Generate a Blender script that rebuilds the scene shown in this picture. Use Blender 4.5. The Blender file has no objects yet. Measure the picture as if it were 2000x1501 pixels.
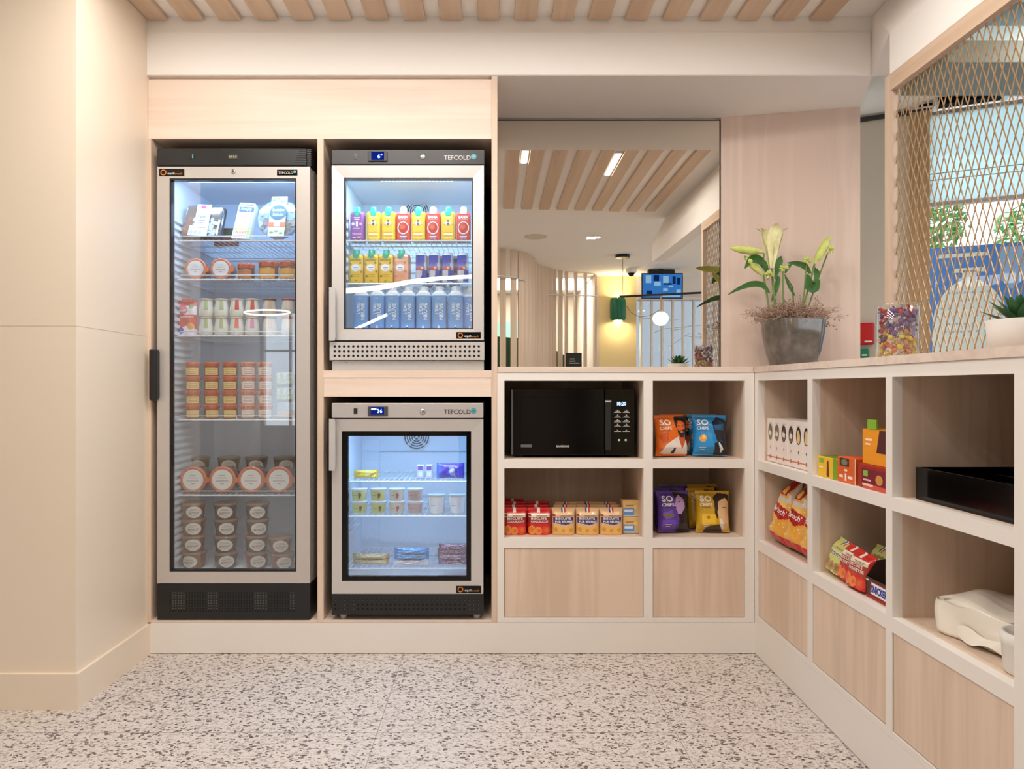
import bpy, bmesh, math, random
from mathutils import Vector, Matrix
random.seed(7)
PI = math.pi
SC = bpy.context.scene
COL = SC.collection
# ------------------------------------------------------------------ camera
F = 1350.0; CY = -2.7; CZ = 1.038; VX = 962.0; VY = 757.0
cd = bpy.data.cameras.new('camera'); cam = bpy.data.objects.new('camera', cd); COL.objects.link(cam)
cam.location = (0, CY, CZ); cam.rotation_euler = (PI/2, 0, 0)
cd.sensor_width = 36.0; cd.lens = F*36/2000
cd.shift_x = (1000-VX)/2000; cd.shift_y = (VY-750.5)/2000
cd.clip_start = 0.05; cd.clip_end = 100
SC.camera = cam
SC.view_settings.view_transform = 'Standard'; SC.view_settings.look = 'None'
SC.view_settings.exposure = 0.0; SC.view_settings.gamma = 1.0; SC.view_settings.use_curve_mapping = False
SC.cycles.max_bounces = 10; SC.cycles.transparent_max_bounces = 24; SC.cycles.caustics_reflective = False
SC.cycles.caustics_refractive = False; SC.cycles.sample_clamp_indirect = 6.0
# ------------------------------------------------------------------ world: bright overcast daylight outside
w = bpy.data.worlds.new('daylight'); SC.world = w; w.use_nodes = True
bg = w.node_tree.nodes['Background']; bg.inputs[0].default_value = (0.86, 0.94, 1.0, 1); bg.inputs[1].default_value = 2.4
# ------------------------------------------------------------------ room lights (area lights at seen lamps and at unseen ones added for fill)
def area(name, loc, sx, sy, power, col, rot=(0,0,0), spread=PI):
    l = bpy.data.lights.new(name, 'AREA'); l.shape = 'RECTANGLE'; l.size = sx; l.size_y = sy
    l.energy = power; l.color = col; l.spread = spread
    o = bpy.data.objects.new(name, l); COL.objects.link(o); o.location = loc; o.rotation_euler = rot
    return o
WARM = (1.0, 0.90, 0.78); COOL = (0.36, 0.62, 1.0); NEUT = (1.0, 0.965, 0.92)
LAMPS_AND_FILLS = [(0.775, -0.92, 0.42, 8.0), (0.200, -0.77, 0.22, 5.0), (-0.232, -1.25, 1.3, 9.5), (-0.519, -1.25, 1.3, 9.0), (-0.807, -1.25, 1.3, 8.5), (-1.094, -0.85, 0.9, 5.0)]  # those left of centre are unseen, added to light the fridge side
for (x, y, L, e) in LAMPS_AND_FILLS: area('slat_lamp_and_fill_power', (x, y, 2.473), 0.03, L, e, NEUT)
area('downlight_and_fill_power', (0.95, -3.1, 2.477), 0.08, 0.08, 8.0, NEUT)
area('downlight_and_fill_power', (2.6, -1.6, 2.472), 0.5, 0.5, 12.0, NEUT)  # this and the next are fill for added panels
area('downlight_and_fill_power', (2.4, -0.3, 2.472), 0.5, 0.5, 9.0, NEUT)
# ------------------------------------------------------------------ helpers
def P(px, py, y):
    t = y - CY
    return ((px-VX)*t/F, CZ + (VY-py)*t/F)
def PX(px, y): return (px-VX)*(y-CY)/F
def PZ(py, y): return CZ + (VY-py)*(y-CY)/F
def lin(c):
    return tuple(((v/255)/12.92 if v/255 <= 0.04045 else (((v/255)+0.055)/1.055)**2.4) for v in c)
def new_mat(name):
    m = bpy.data.materials.new(name); m.use_nodes = True
    return m, m.node_tree, m.node_tree.nodes['Principled BSDF']
def pm(name, rgb, rough=0.5, metal=0.0, spec=0.5, bump=0.0, bscale=60, coat=0.0, var=0.0):
    m, t, b = new_mat(name)
    b.inputs['Base Color'].default_value = (*lin(rgb), 1); b.inputs['Roughness'].default_value = rough
    b.inputs['Metallic'].default_value = metal; b.inputs['Specular IOR Level'].default_value = spec
    b.inputs['Coat Weight'].default_value = coat; b.inputs['Coat Roughness'].default_value = 0.1
    if bump or var:
        tc = t.nodes.new('ShaderNodeTexCoord'); n = t.nodes.new('ShaderNodeTexNoise'); n.inputs['Scale'].default_value = bscale
        n.inputs['Detail'].default_value = 4
        t.links.new(tc.outputs['Object'], n.inputs['Vector'])
        if bump:
            bp = t.nodes.new('ShaderNodeBump'); bp.inputs['Strength'].default_value = bump; bp.inputs['Distance'].default_value = 0.002
            t.links.new(n.outputs['Fac'], bp.inputs['Height']); t.links.new(bp.outputs['Normal'], b.inputs['Normal'])
        if var:
            r = t.nodes.new('ShaderNodeValToRGB'); c = lin(rgb)
            r.color_ramp.elements[0].color = (*[x*(1-var) for x in c], 1); r.color_ramp.elements[1].color = (*[min(1, x*(1+var)) for x in c], 1)
            r.color_ramp.elements[0].position = 0.3; r.color_ramp.elements[1].position = 0.7
            t.links.new(n.outputs['Fac'], r.inputs['Fac']); t.links.new(r.outputs['Color'], b.inputs['Base Color'])
    return m
def wood(name, c1, c2, axis='z', rough=0.45, s=1.0):
    m, t, b = new_mat(name)
    b.inputs['Roughness'].default_value = rough
    tc = t.nodes.new('ShaderNodeTexCoord')
    mp = t.nodes.new('ShaderNodeMapping'); sc = [26*s, 26*s, 26*s]; sc['xyz'.index(axis)] = 1.3*s
    mp.inputs['Scale'].default_value = sc
    t.links.new(tc.outputs['Object'], mp.inputs['Vector'])
    n1 = t.nodes.new('ShaderNodeTexNoise'); n1.inputs['Scale'].default_value = 1.0; n1.inputs['Detail'].default_value = 6; n1.inputs['Distortion'].default_value = 0.6
    n2 = t.nodes.new('ShaderNodeTexNoise'); n2.inputs['Scale'].default_value = 0.14; n2.inputs['Detail'].default_value = 3; n2.inputs['Distortion'].default_value = 1.2
    t.links.new(mp.outputs['Vector'], n1.inputs['Vector']); t.links.new(mp.outputs['Vector'], n2.inputs['Vector'])
    ad = t.nodes.new('ShaderNodeMath'); ad.operation = 'ADD'
    t.links.new(n1.outputs['Fac'], ad.inputs[0]); t.links.new(n2.outputs['Fac'], ad.inputs[1])
    r = t.nodes.new('ShaderNodeValToRGB'); r.color_ramp.elements[0].position = 0.38*2*0.5+0.32; r.color_ramp.elements[1].position = 0.62*2*0.5+0.62
    mu = t.nodes.new('ShaderNodeMath'); mu.operation = 'MULTIPLY'; mu.inputs[1].default_value = 1.0
    t.links.new(ad.outputs[0], mu.inputs[0]); t.links.new(mu.outputs[0], r.inputs['Fac'])
    r.color_ramp.elements[0].position = 0.75; r.color_ramp.elements[1].position = 1.0
    # the ramp runs 0..1, so halve the sum first
    mu.inputs[1].default_value = 0.86
    r.color_ramp.elements[0].color = (*lin(c2), 1); r.color_ramp.elements[1].color = (*lin(c1), 1)
    t.links.new(r.outputs['Color'], b.inputs['Base Color'])
    return m
def emis(name, rgb, s):
    m = bpy.data.materials.new(name); m.use_nodes = True; t = m.node_tree; t.nodes.clear()
    e = t.nodes.new('ShaderNodeEmission'); e.inputs[0].default_value = (*lin(rgb), 1); e.inputs[1].default_value = s
    o = t.nodes.new('ShaderNodeOutputMaterial'); t.links.new(e.outputs[0], o.inputs[0]); return m
def pane(name, tint, k, rough=0.0, frost=0.0, frostcol=(255,255,255), kf=0.55):
    m = bpy.data.materials.new(name); m.use_nodes = True; t = m.node_tree; t.nodes.clear()
    tr = t.nodes.new('ShaderNodeBsdfTransparent'); tr.inputs[0].default_value = (*tint, 1)
    gl = t.nodes.new('ShaderNodeBsdfGlossy'); gl.inputs['Roughness'].default_value = rough; gl.inputs[0].default_value = (1, 1, 1, 1)
    fr = t.nodes.new('ShaderNodeLayerWeight'); fr.inputs[0].default_value = 0.5
    pw = t.nodes.new('ShaderNodeMath'); pw.operation = 'POWER'; pw.inputs[1].default_value = 4.0
    mu = t.nodes.new('ShaderNodeMath'); mu.operation = 'MULTIPLY_ADD'; mu.inputs[1].default_value = kf; mu.inputs[2].default_value = 0.04*k; mu.use_clamp = True
    mx = t.nodes.new('ShaderNodeMixShader'); o = t.nodes.new('ShaderNodeOutputMaterial')
    t.links.new(fr.outputs['Facing'], pw.inputs[0]); t.links.new(pw.outputs[0], mu.inputs[0]); t.links.new(mu.outputs[0], mx.inputs[0])
    src = tr.outputs[0]
    if frost:
        df = t.nodes.new('ShaderNodeBsdfTranslucent'); df.inputs[0].default_value = (*lin(frostcol), 1)
        m2 = t.nodes.new('ShaderNodeMixShader'); m2.inputs[0].default_value = frost
        t.links.new(tr.outputs[0], m2.inputs[1]); t.links.new(df.outputs[0], m2.inputs[2]); src = m2.outputs[0]
    t.links.new(src, mx.inputs[1]); t.links.new(gl.outputs[0], mx.inputs[2]); t.links.new(mx.outputs[0], o.inputs[0])
    return m
def printed(name, rough, coat=0.0, bump=0.0):
    m, t, b = new_mat(name)
    a = t.nodes.new('ShaderNodeAttribute'); a.attribute_name = 'Col'
    t.links.new(a.outputs['Color'], b.inputs['Base Color']); b.inputs['Roughness'].default_value = rough
    b.inputs['Coat Weight'].default_value = coat
    if bump:
        tc = t.nodes.new('ShaderNodeTexCoord'); n = t.nodes.new('ShaderNodeTexNoise'); n.inputs['Scale'].default_value = 45; n.inputs['Detail'].default_value = 3
        bp = t.nodes.new('ShaderNodeBump'); bp.inputs['Strength'].default_value = bump; bp.inputs['Distance'].default_value = 0.004
        t.links.new(tc.outputs['Object'], n.inputs['Vector']); t.links.new(n.outputs['Fac'], bp.inputs['Height']); t.links.new(bp.outputs['Normal'], b.inputs['Normal'])
    return m
def terrazzo():
    m, t, b = new_mat('terrazzo'); N = t.nodes.new; L = t.links.new
    tc = N('ShaderNodeTexCoord')
    def vor(scale, feat, rnd=1.0):
        v = N('ShaderNodeTexVoronoi'); v.feature = feat; v.inputs['Scale'].default_value = scale; v.inputs['Randomness'].default_value = rnd; return v
    nz = N('ShaderNodeTexNoise'); nz.inputs['Scale'].default_value = 70; nz.inputs['Detail'].default_value = 2
    L(tc.outputs['Object'], nz.inputs['Vector'])
    mixv = N('ShaderNodeMixRGB'); mixv.blend_type = 'LINEAR_LIGHT'; mixv.inputs[0].default_value = 0.006
    L(tc.outputs['Object'], mixv.inputs[1]); L(nz.outputs['Color'], mixv.inputs[2])
    def math2(op, a, bb):
        n = N('ShaderNodeMath'); n.operation = op
        for i, v in enumerate((a, bb)):
            if v is None: continue
            if isinstance(v, (int, float)): n.inputs[i].default_value = v
            else: L(v, n.inputs[i])
        return n.outputs[0]
    base = (*lin((213, 203, 196)), 1)
    cur = None
    for (scale, thr, edge, col) in ((185, 0.58, 0.06, (196, 185, 175)), (115, 0.68, 0.09, (174, 163, 155)), (80, 0.84, 0.12, (112, 102, 98)), (120, 0.87, 0.10, (90, 82, 80))):
        mpp = N('ShaderNodeMapping'); mpp.inputs['Rotation'].default_value = (0, 0, scale*0.37); mpp.inputs['Location'].default_value = (scale*.13, scale*.07, 0)
        mpp.inputs['Scale'].default_value = (0.8, 1.25, 0.0)
        L(mixv.outputs[0], mpp.inputs['Vector'])
        a = vor(scale, 'F1'); e = vor(scale, 'DISTANCE_TO_EDGE'); L(mpp.outputs[0], a.inputs['Vector']); L(mpp.outputs[0], e.inputs['Vector'])
        sp = N('ShaderNodeSeparateColor'); L(a.outputs['Color'], sp.inputs[0])
        mask = math2('MULTIPLY', math2('GREATER_THAN', sp.outputs[0], thr), math2('GREATER_THAN', e.outputs['Distance'], edge))
        mx = N('ShaderNodeMixRGB'); L(mask, mx.inputs[0])
        if cur is None: mx.inputs[1].default_value = base
        else: L(cur, mx.inputs[1])
        mx.inputs[2].default_value = (*lin(col), 1); cur = mx.outputs[0]
    # thin joints between 0.9 m slabs
    sx = N('ShaderNodeSeparateXYZ'); L(tc.outputs['Object'], sx.inputs[0])
    jm = None
    for i, off in ((0, 0.349+9.0), (1, 0.62+9.0)):
        f = math2('FRACT', math2('DIVIDE', math2('ADD', sx.outputs[i], off), 0.9), None)
        c = math2('LESS_THAN', f, 0.003)
        jm = c if jm is None else math2('MAXIMUM', jm, c)
    jm = math2('MULTIPLY', jm, 0.6)
    mx = N('ShaderNodeMixRGB'); L(jm, mx.inputs[0]); L(cur, mx.inputs[1]); mx.inputs[2].default_value = (*lin((120, 108, 98)), 1)
    L(mx.outputs[0], b.inputs['Base Color']); b.inputs['Roughness'].default_value = 0.42
    return m
M = {}
M['white'] = pm('white_lacquer', (235, 228, 221), 0.42)
M['ceil'] = pm('ceiling_paint', (244, 239, 234), 0.9)
M['wall'] = pm('cream_wall_laminate', (234, 218, 198), 0.38)
M['wall2'] = pm('beige_wall_paint', (214, 202, 186), 0.9)
M['yellow'] = pm('yellow_wall_paint', (232, 212, 160), 0.8)
M['wood_v'] = wood('pale_wood_upright_grain', (225, 201, 180), (210, 186, 164), 'z')
M['wood_h'] = wood('pale_wood_level_grain', (234, 214, 198), (224, 201, 184), 'x')
M['wood_y'] = wood('pale_wood_lengthwise_grain', (216, 190, 166), (204, 176, 150), 'y')
M['wood_rose'] = wood('pale_rose_wood_panel', (228, 207, 194), (219, 196, 182), 'z')
M['counter'] = wood('pale_stone_counter', (226, 208, 194), (210, 190, 176), 'x', 0.35)
M['tan'] = wood('tan_wood', (206, 176, 138), (182, 148, 110), 'z')
M['floor'] = terrazzo()
M['black'] = pm('black_plastic', (24, 24, 25), 0.38)
M['blackmat'] = pm('black_matte', (10, 10, 11), 0.8, spec=0.15)
M['blackgloss'] = pm('black_gloss', (4, 4, 5), 0.10, spec=0.3)
M['anth'] = pm('anthracite_metal', (58, 56, 58), 0.35, 0.3)
M['steel'] = pm('brushed_steel', (214, 210, 208), 0.34, 0.6, bump=0.02, bscale=200)
M['alu'] = pm('satin_aluminium', (198, 191, 186), 0.42, 0.35)
M['greypl'] = pm('grey_metal_paint', (186, 180, 178), 0.4, 0.2)
M['liner'] = pm('white_fridge_liner', (228, 236, 244), 0.5)
M['wire'] = pm('white_coated_wire', (240, 243, 247), 0.35)
M['chrome'] = pm('chrome', (210, 210, 210), 0.12, 1.0)
M['steel_dark'] = pm('dark_steel', (120,130,140), 0.2, 0.8)
M['lcd'] = emis('yellow_lcd', (200,190,120), 0.8)
M['glass'] = pane('door_glass', (0.93, 0.95, 0.97), 2.6)
M['window_pane'] = pane('window_pane_glass', (0.94, 0.97, 0.98), 0.25, kf=0.08)
M['rear_pane'] = pane('tinted_rear_glass', (0.50, 0.53, 0.57), 0.6)
M['glass2'] = pane('jar_glass', (0.96, 0.98, 0.98), 1.6)
M['plastic'] = pane('clear_plastic', (0.93, 0.96, 0.98), 3.0, 0.12, 0.12)
M['mirror'] = pm('mirror_silver', (238, 234, 226), 0.0, 1.0)
M['print'] = printed('printed_foil', 0.32, 0.3, 0.35)
M['card'] = printed('printed_card', 0.5)
M['jarp'] = printed('printed_jar_gloss', 0.22, 0.4)
M['led'] = emis('cool_led', (225, 238, 255), 9.0)
M['ledw'] = emis('warm_led', (255, 240, 220), 9.0)
M['blue_led'] = emis('blue_display_digits', (150, 190, 255), 5.0)
M['bluebg'] = emis('blue_display_glow', (20, 40, 150), 0.8)
M['brass'] = pm('brass_mesh', (190, 156, 116), 0.4, 0.5)
M['green'] = pm('green_enamel', (22, 110, 84), 0.35)
M['pot'] = pm('glazed_grey_ceramic', (98, 91, 84), 0.12, bump=0.35, bscale=26, var=0.4, coat=0.9)
M['potg'] = pm('pale_grey_concrete', (206, 198, 190), 0.7)
M['leaf'] = pm('green_leaf', (62, 110, 44), 0.4, var=0.25, bscale=30)
M['shrub'] = pm('pale_shrub_leaf', (120, 170, 90), 0.6, var=0.25, bscale=20)
M['agave'] = pm('agave_leaf', (52, 100, 56), 0.45, var=0.3, bscale=25)
M['stem'] = pm('green_stem', (110, 140, 66), 0.5)
M['petal'] = pm('pale_yellow_petal', (242, 238, 186), 0.5, var=0.1, bscale=40)
M['bud'] = pm('lime_bud', (206, 216, 118), 0.5, var=0.18, bscale=40)
M['dry'] = pm('dried_flower', (168, 138, 120), 0.8, var=0.3, bscale=90)
M['soil'] = pm('dark_soil', (50, 38, 30), 0.95)
M['sofa'] = pm('dark_green_velvet', (30, 62, 34), 0.9)
M['red'] = pm('red_plastic', (200, 20, 24), 0.3)
M['grn'] = pm('green_plastic', (20, 130, 90), 0.35)
M['whitepl'] = pm('white_plastic', (240, 238, 232), 0.35)
M['ghost'] = pm('milky_plastic_wrap', (240, 232, 218), 0.32, coat=0.3, bump=0.5, bscale=22)
M['globe'] = emis('globe_light', (255, 250, 240), 6.0)
M['lampglow'] = emis('wall_lamp_glow', (255, 226, 160), 7.0)
class MB:
    def __init__(s): s.v = []; s.f = []; s.m = []; s.c = []; s.sm = []
    def add(s, vs, fs, m=0, c=None, sm=False):
        o = len(s.v); s.v += [tuple(v) for v in vs]
        for f in fs:
            s.f.append(tuple(i+o for i in f)); s.m.append(m); s.c.append(c); s.sm.append(sm)
    def box(s, x0, x1, y0, y1, z0, z1, m=0, c=None):
        vs = [(x, y, z) for z in (z0, z1) for y in (y0, y1) for x in (x0, x1)]
        s.add(vs, [(0,2,3,1), (4,5,7,6), (0,1,5,4), (2,6,7,3), (0,4,6,2), (1,3,7,5)], m, c)
    def rbox(s, x0, x1, y0, y1, z0, z1, r=0.003, m=0, c=None, seg=2):
        bm = bmesh.new(); bmesh.ops.create_cube(bm, size=1)
        for v in bm.verts: v.co = ((x0+x1)/2+v.co.x*(x1-x0), (y0+y1)/2+v.co.y*(y1-y0), (z0+z1)/2+v.co.z*(z1-z0))
        bmesh.ops.bevel(bm, geom=bm.edges[:]+bm.verts[:], offset=r, segments=seg, profile=0.5, affect='EDGES')
        bm.verts.index_update()
        s.add([v.co for v in bm.verts], [[v.index for v in f.verts] for f in bm.faces], m, c, False); bm.free()
    def prism(s, pts, y0, y1, m=0, c=None, axis='y', sm=False):
        # pts: outline in (x,z) for axis y, (x,y) for axis z, (y,z) for axis x
        n = len(pts)
        def mk(p, h): return (p[0], h, p[1]) if axis == 'y' else ((p[0], p[1], h) if axis == 'z' else (h, p[0], p[1]))
        vs = [mk(p, y0) for p in pts]+[mk(p, y1) for p in pts]
        s.add(vs, [tuple(range(n)), tuple(reversed(range(n, 2*n)))], m, c)
        s.add(vs, [(i, n+i, n+(i+1) % n, (i+1) % n) for i in range(n)], m, c, sm)
    def lathe(s, prof, c0=(0,0,0), n=24, m=0, c=None, axis='z', sq=0.0, sm=True):
        vs = []; k = len(prof)
        for (r, h) in prof:
            for i in range(n):
                a = 2*PI*i/n; ca, sa = math.cos(a), math.sin(a)
                q = 1.0 if not sq else 1.0/((abs(ca)**sq+abs(sa)**sq)**(1/sq))
                x, y = r*q*ca, r*q*sa
                p = (x, y, h) if axis == 'z' else ((x, -h, y) if axis == 'y' else (h, x, y))
                vs.append((p[0]+c0[0], p[1]+c0[1], p[2]+c0[2]))
        fs = [(j*n+i, j*n+(i+1) % n, (j+1)*n+(i+1) % n, (j+1)*n+i) for j in range(k-1) for i in range(n)]
        s.add(vs, fs, m, c, sm)
        s.add(vs[:n], [tuple(reversed(range(n)))], m, c); s.add(vs[-n:], [tuple(range(n))], m, c)
    def tube(s, pts, r, n=6, m=0, c=None, r2=None):
        pts = [Vector(p) for p in pts]; vs = []; L = len(pts)
        for i, p in enumerate(pts):
            d = (pts[min(i+1, L-1)]-pts[max(i-1, 0)]).normalized()
            u = d.cross(Vector((0, 0, 1)) if abs(d.z) < 0.9 else Vector((0, 1, 0))).normalized(); w_ = d.cross(u)
            rr = r if r2 is None else r+(r2-r)*i/max(1, L-1)
            for k in range(n):
                a = 2*PI*k/n+PI/4; vs.append(p+u*rr*math.cos(a)+w_*rr*math.sin(a))
        fs = [(j*n+i, j*n+(i+1) % n, (j+1)*n+(i+1) % n, (j+1)*n+i) for j in range(L-1) for i in range(n)]
        s.add(vs, fs, m, c, n > 4); s.add(vs[:n], [tuple(range(n))], m, c); s.add(vs[-n:], [tuple(reversed(range(n)))], m, c)
    def disc(s, x, z, y, rx, rz=None, n=20, m=0, c=None, fn=None, rot=0.0):
        rz = rx if rz is None else rz; vs = []
        for i in range(n):
            a = 2*PI*i/n; dx, dz = rx*math.cos(a), rz*math.sin(a)
            X = x+dx*math.cos(rot)-dz*math.sin(rot); Z = z+dx*math.sin(rot)+dz*math.cos(rot)
            vs.append((X, fn(X, Z)-y if fn else y, Z))
        if fn:
            vs.append((x, fn(x, z)-y, z))
            mid = [((v[0]+x)/2, fn((v[0]+x)/2, (v[2]+z)/2)-y, (v[2]+z)/2) for v in vs[:n]]
            allv = vs[:n]+mid+[vs[n]]
            s.add(allv, [(i, (i+1) % n, n+(i+1) % n, n+i) for i in range(n)]+[(n+i, n+(i+1) % n, 2*n) for i in range(n)], m, c)
        else:
            s.add(vs, [tuple(range(n))], m, c)
    def rect(s, x0, x1, z0, z1, y, m=0, c=None, fn=None, k=8):
        if fn:
            vs = []; 
            for j in range(k+1):
                for i in range(k+1):
                    X = x0+(x1-x0)*i/k; Z = z0+(z1-z0)*j/k; vs.append((X, fn(X, Z)-y, Z))
            s.add(vs, [(j*(k+1)+i, j*(k+1)+i+1, (j+1)*(k+1)+i+1, (j+1)*(k+1)+i) for j in range(k) for i in range(k)], m, c)
        else:
            s.add([(x0, y, z0), (x1, y, z0), (x1, y, z1), (x0, y, z1)], [(0, 1, 2, 3)], m, c)
    def poly(s, pts, y, m=0, c=None, fn=None):
        s.add([(p[0], (fn(p[0], p[1])-y) if fn else y, p[1]) for p in pts], [tuple(range(len(pts)))], m, c)
    def text(s, txt, x, z, y, wd=None, ht=None, m=0, c=None, fn=None, rot=0.0, bold=0.0):
        vs, fs, W, H = text_geo(txt, bold)
        k = (wd/W) if wd else ht/H
        kz = (ht/H) if ht else k
        out = []
        for (a, b) in vs:
            a2, b2 = a*k, b*kz
            X = x+a2*math.cos(rot)-b2*math.sin(rot); Z = z+a2*math.sin(rot)+b2*math.cos(rot)
            out.append((X, (fn(X, Z)-y) if fn else y, Z))
        s.add(out, fs, m, c)
    def xform(s, mat, start=0):
        for i in range(start, len(s.v)): s.v[i] = tuple(mat @ Vector(s.v[i]))
    def build(s, name, mats, parent=None, loc=(0,0,0), rot=(0,0,0)):
        me = bpy.data.meshes.new(name); me.from_pydata(s.v, [], s.f)
        for m in (mats if isinstance(mats, (list, tuple)) else [mats]): me.materials.append(M[m] if isinstance(m, str) else m)
        me.polygons.foreach_set('material_index', s.m); me.polygons.foreach_set('use_smooth', s.sm)
        if any(c is not None for c in s.c):
            at = me.color_attributes.new('Col', 'FLOAT_COLOR', 'CORNER'); buf = []
            for f, c in zip(s.f, s.c):
                cc = lin(c) if c is not None else (0.8, 0.8, 0.8)
                buf += [cc[0], cc[1], cc[2], 1.0]*len(f)
            at.data.foreach_set('color', buf)
        me.update()
        o = bpy.data.objects.new(name, me); COL.objects.link(o); o.location = loc; o.rotation_euler = rot
        if parent is not None: o.parent = parent
        return o
_tg = {}
def text_geo(txt, bold=0.0):
    if (txt, bold) in _tg: return _tg[(txt, bold)]
    cu = bpy.data.curves.new('t', 'FONT'); cu.body = txt; cu.align_x = 'CENTER'; cu.size = 1.0; cu.offset = bold; cu.resolution_u = 2
    o = bpy.data.objects.new('t', cu); COL.objects.link(o)
    dg = bpy.context.evaluated_depsgraph_get(); me = o.evaluated_get(dg).to_mesh()
    vs = [(v.co.x, v.co.y) for v in me.vertices]; fs = [tuple(p.vertices) for p in me.polygons]
    o.evaluated_get(dg).to_mesh_clear(); bpy.data.objects.remove(o); bpy.data.curves.remove(cu)
    x0 = min(v[0] for v in vs); x1 = max(v[0] for v in vs); z0 = min(v[1] for v in vs); z1 = max(v[1] for v in vs)
    vs = [(a-(x0+x1)/2, b-(z0+z1)/2) for a, b in vs]
    _tg[(txt, bold)] = (vs, fs, x1-x0, z1-z0); return _tg[(txt, bold)]
def tag(o, label=None, cat=None, group=None, kind=None):
    if label: o['label'] = label
    if cat: o['category'] = cat
    if group: o['group'] = group
    if kind: o['kind'] = kind
    return o
def thing(name, label, cat, loc=(0,0,0), rotz=0.0, group=None):
    o = bpy.data.objects.new(name, None); o.empty_display_size = 0.05; COL.objects.link(o)
    o.location = loc; o.rotation_euler = (0, 0, rotz); return tag(o, label, cat, group)
def kids(o): return [c for c in COL.objects if c.parent == o]
def dup(root, ch, label, loc, rot=(0,0,0)):
    r = root.copy(); COL.objects.link(r); r.location = loc; r.rotation_euler = rot; r['label'] = label
    for (c, gs) in ch:
        d = c.copy(); COL.objects.link(d); d.parent = r
        for g in gs:
            e = g.copy(); COL.objects.link(e); e.parent = d
    return r
class Kind:
    """builds a thing once, then copies it with its parts"""
    def __init__(s, fn, name, cat, group): s.fn = fn; s.name = name; s.cat = cat; s.group = group; s.root = None
    def place(s, label, loc, rot=(0,0,0)):
        if s.root is None:
            s.root = thing(s.name, label, s.cat, (0,0,0), 0, s.group); s.fn(s.root)
            s.ch = [(c, list(c.children)) for c in s.root.children] if False else [(c, [g for g in COL.objects if g.parent == c]) for c in COL.objects if c.parent == s.root]
            s.root.location = loc; s.root.rotation_euler = rot; return s.root
        return dup(s.root, s.ch, label, loc, rot)
def struct(name, mb, mats):
    o = mb.build(name, mats); o['kind'] = 'structure'; return o
ORD = ['lowest', 'second lowest', 'third lowest', 'topmost']
# ================================================================== the setting
XL = -1.348; ZC = 2.488
b = MB(); b.box(-3.4, 4.6, -7.2, 1.6, -0.08, 0.0); struct('floor', b, 'floor')
b = MB(); b.box(-3.4, 4.6, -7.2, 1.6, ZC, ZC+0.1); struct('ceiling', b, 'ceil')
# pillar block left of the fridges, cream laminate: lower and upper boards with a joint
b = MB(); b.box(-3.4, XL, -0.462, 0.75, 0.0, 1.2370); b.box(-3.4, XL, -0.462, 0.75, 1.2385, ZC)
b.box(-3.4, XL-0.0015, -0.4605, 0.75, 1.2365, 1.2390)
struct('wall_left', b, 'wall')
b = MB()
b.prism([(-3.4, -0.474), (XL+0.012, -0.474), (XL+0.012, 0.02), (XL-0.01, 0.02), (XL-0.01, -0.46), (-3.4, -0.46)], 0.0, 0.116, axis='z')
struct('baseboard_left', b, 'wall')
b = MB(); b.box(-3.4, 1.64, 0.722, 0.80, 0, ZC); struct('wall_back', b, 'wall2')
b = MB(); b.box(-2.5, 1.3, -7.2, -7.1, 0, ZC); b.box(-3.4, -2.5, -7.2, -7.1, 0, 0.5); b.box(-3.4, -2.5, -7.2, -7.1, 2.1, ZC); b.box(-3.4, -3.25, -7.2, -7.1, 0.5, 2.1); b.box(-2.9, -2.87, -7.18, -7.12, 0.5, 2.1); b.box(-3.25, -2.5, -7.18, -7.12, 1.55, 1.58); b.box(1.3, 1.38, -7.2, -5.4, 0, ZC); struct('wall_rear', b, 'wall2')
b = MB(); b.box(-3.4, -3.3, -7.1, -0.47, 0, ZC); struct('wall_far_left', b, 'wall2')
# bulkhead over the units
b = MB()
b.prism([(XL, 0.0), (1.482, 0.0), (1.60, 0.30), (1.62, 0.72), (XL, 0.72)], 2.256, ZC, axis='z')
b.box(XL, 1.474, -0.004, 0.001, 2.2575, 2.425)
struct('wall_bulkhead', b, 'ceil')
# bulkhead over the mesh screen
b = MB()
sec = [(1.362, 2.112), (1.362, 2.256), (1.472, ZC), (1.60, ZC), (1.60, 2.30), (1.46, 2.30), (1.46, 2.112)]
b.prism(sec, -2.35, -0.33, axis='y')
vs = [(1.362, -0.33, 2.256), (1.482, 0.0, 2.256), (1.472, -0.33, ZC), (1.482, 0.0, ZC), (1.60, -0.33, 2.256), (1.60, 0.0, 2.256), (1.60, -0.33, ZC), (1.60, 0.0, ZC)]
b.add(vs, [(0,1,3,2), (0,4,5,1), (4,6,7,5), (1,5,7,3), (0,2,6,4), (2,3,7,6)])
struct('wall_bulkhead_right', b, 'ceil')
# ceiling slats
def slat_end(x): return -2.08+0.09*max(0, (1.0-x)/1.0)
for k in range(19):
    x0 = -1.352+0.1438*k
    if x0+0.084 > 1.40: break
    b = MB(); b.rbox(max(x0, XL+0.001), x0+0.084, slat_end(x0), -0.006, 2.470, 2.4875, 0.0015, seg=1)
    o = b.build('ceiling_slat', 'wood_y')
    tag(o, None, None); o['label'] = 'pale wood slat fixed under the white ceiling in front of the bulkhead'; o['category'] = 'slat'; o['group'] = 'ceiling slats'
    SL = o
# kickboard
b = MB(); b.box(XL+0.012, 1.024, 0.0, 0.02, 0.003, 0.1215); b.box(1.024, 1.044, -1.42, 0.02, 0.003, 0.139)
struct('baseboard_units', b, 'white')
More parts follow.
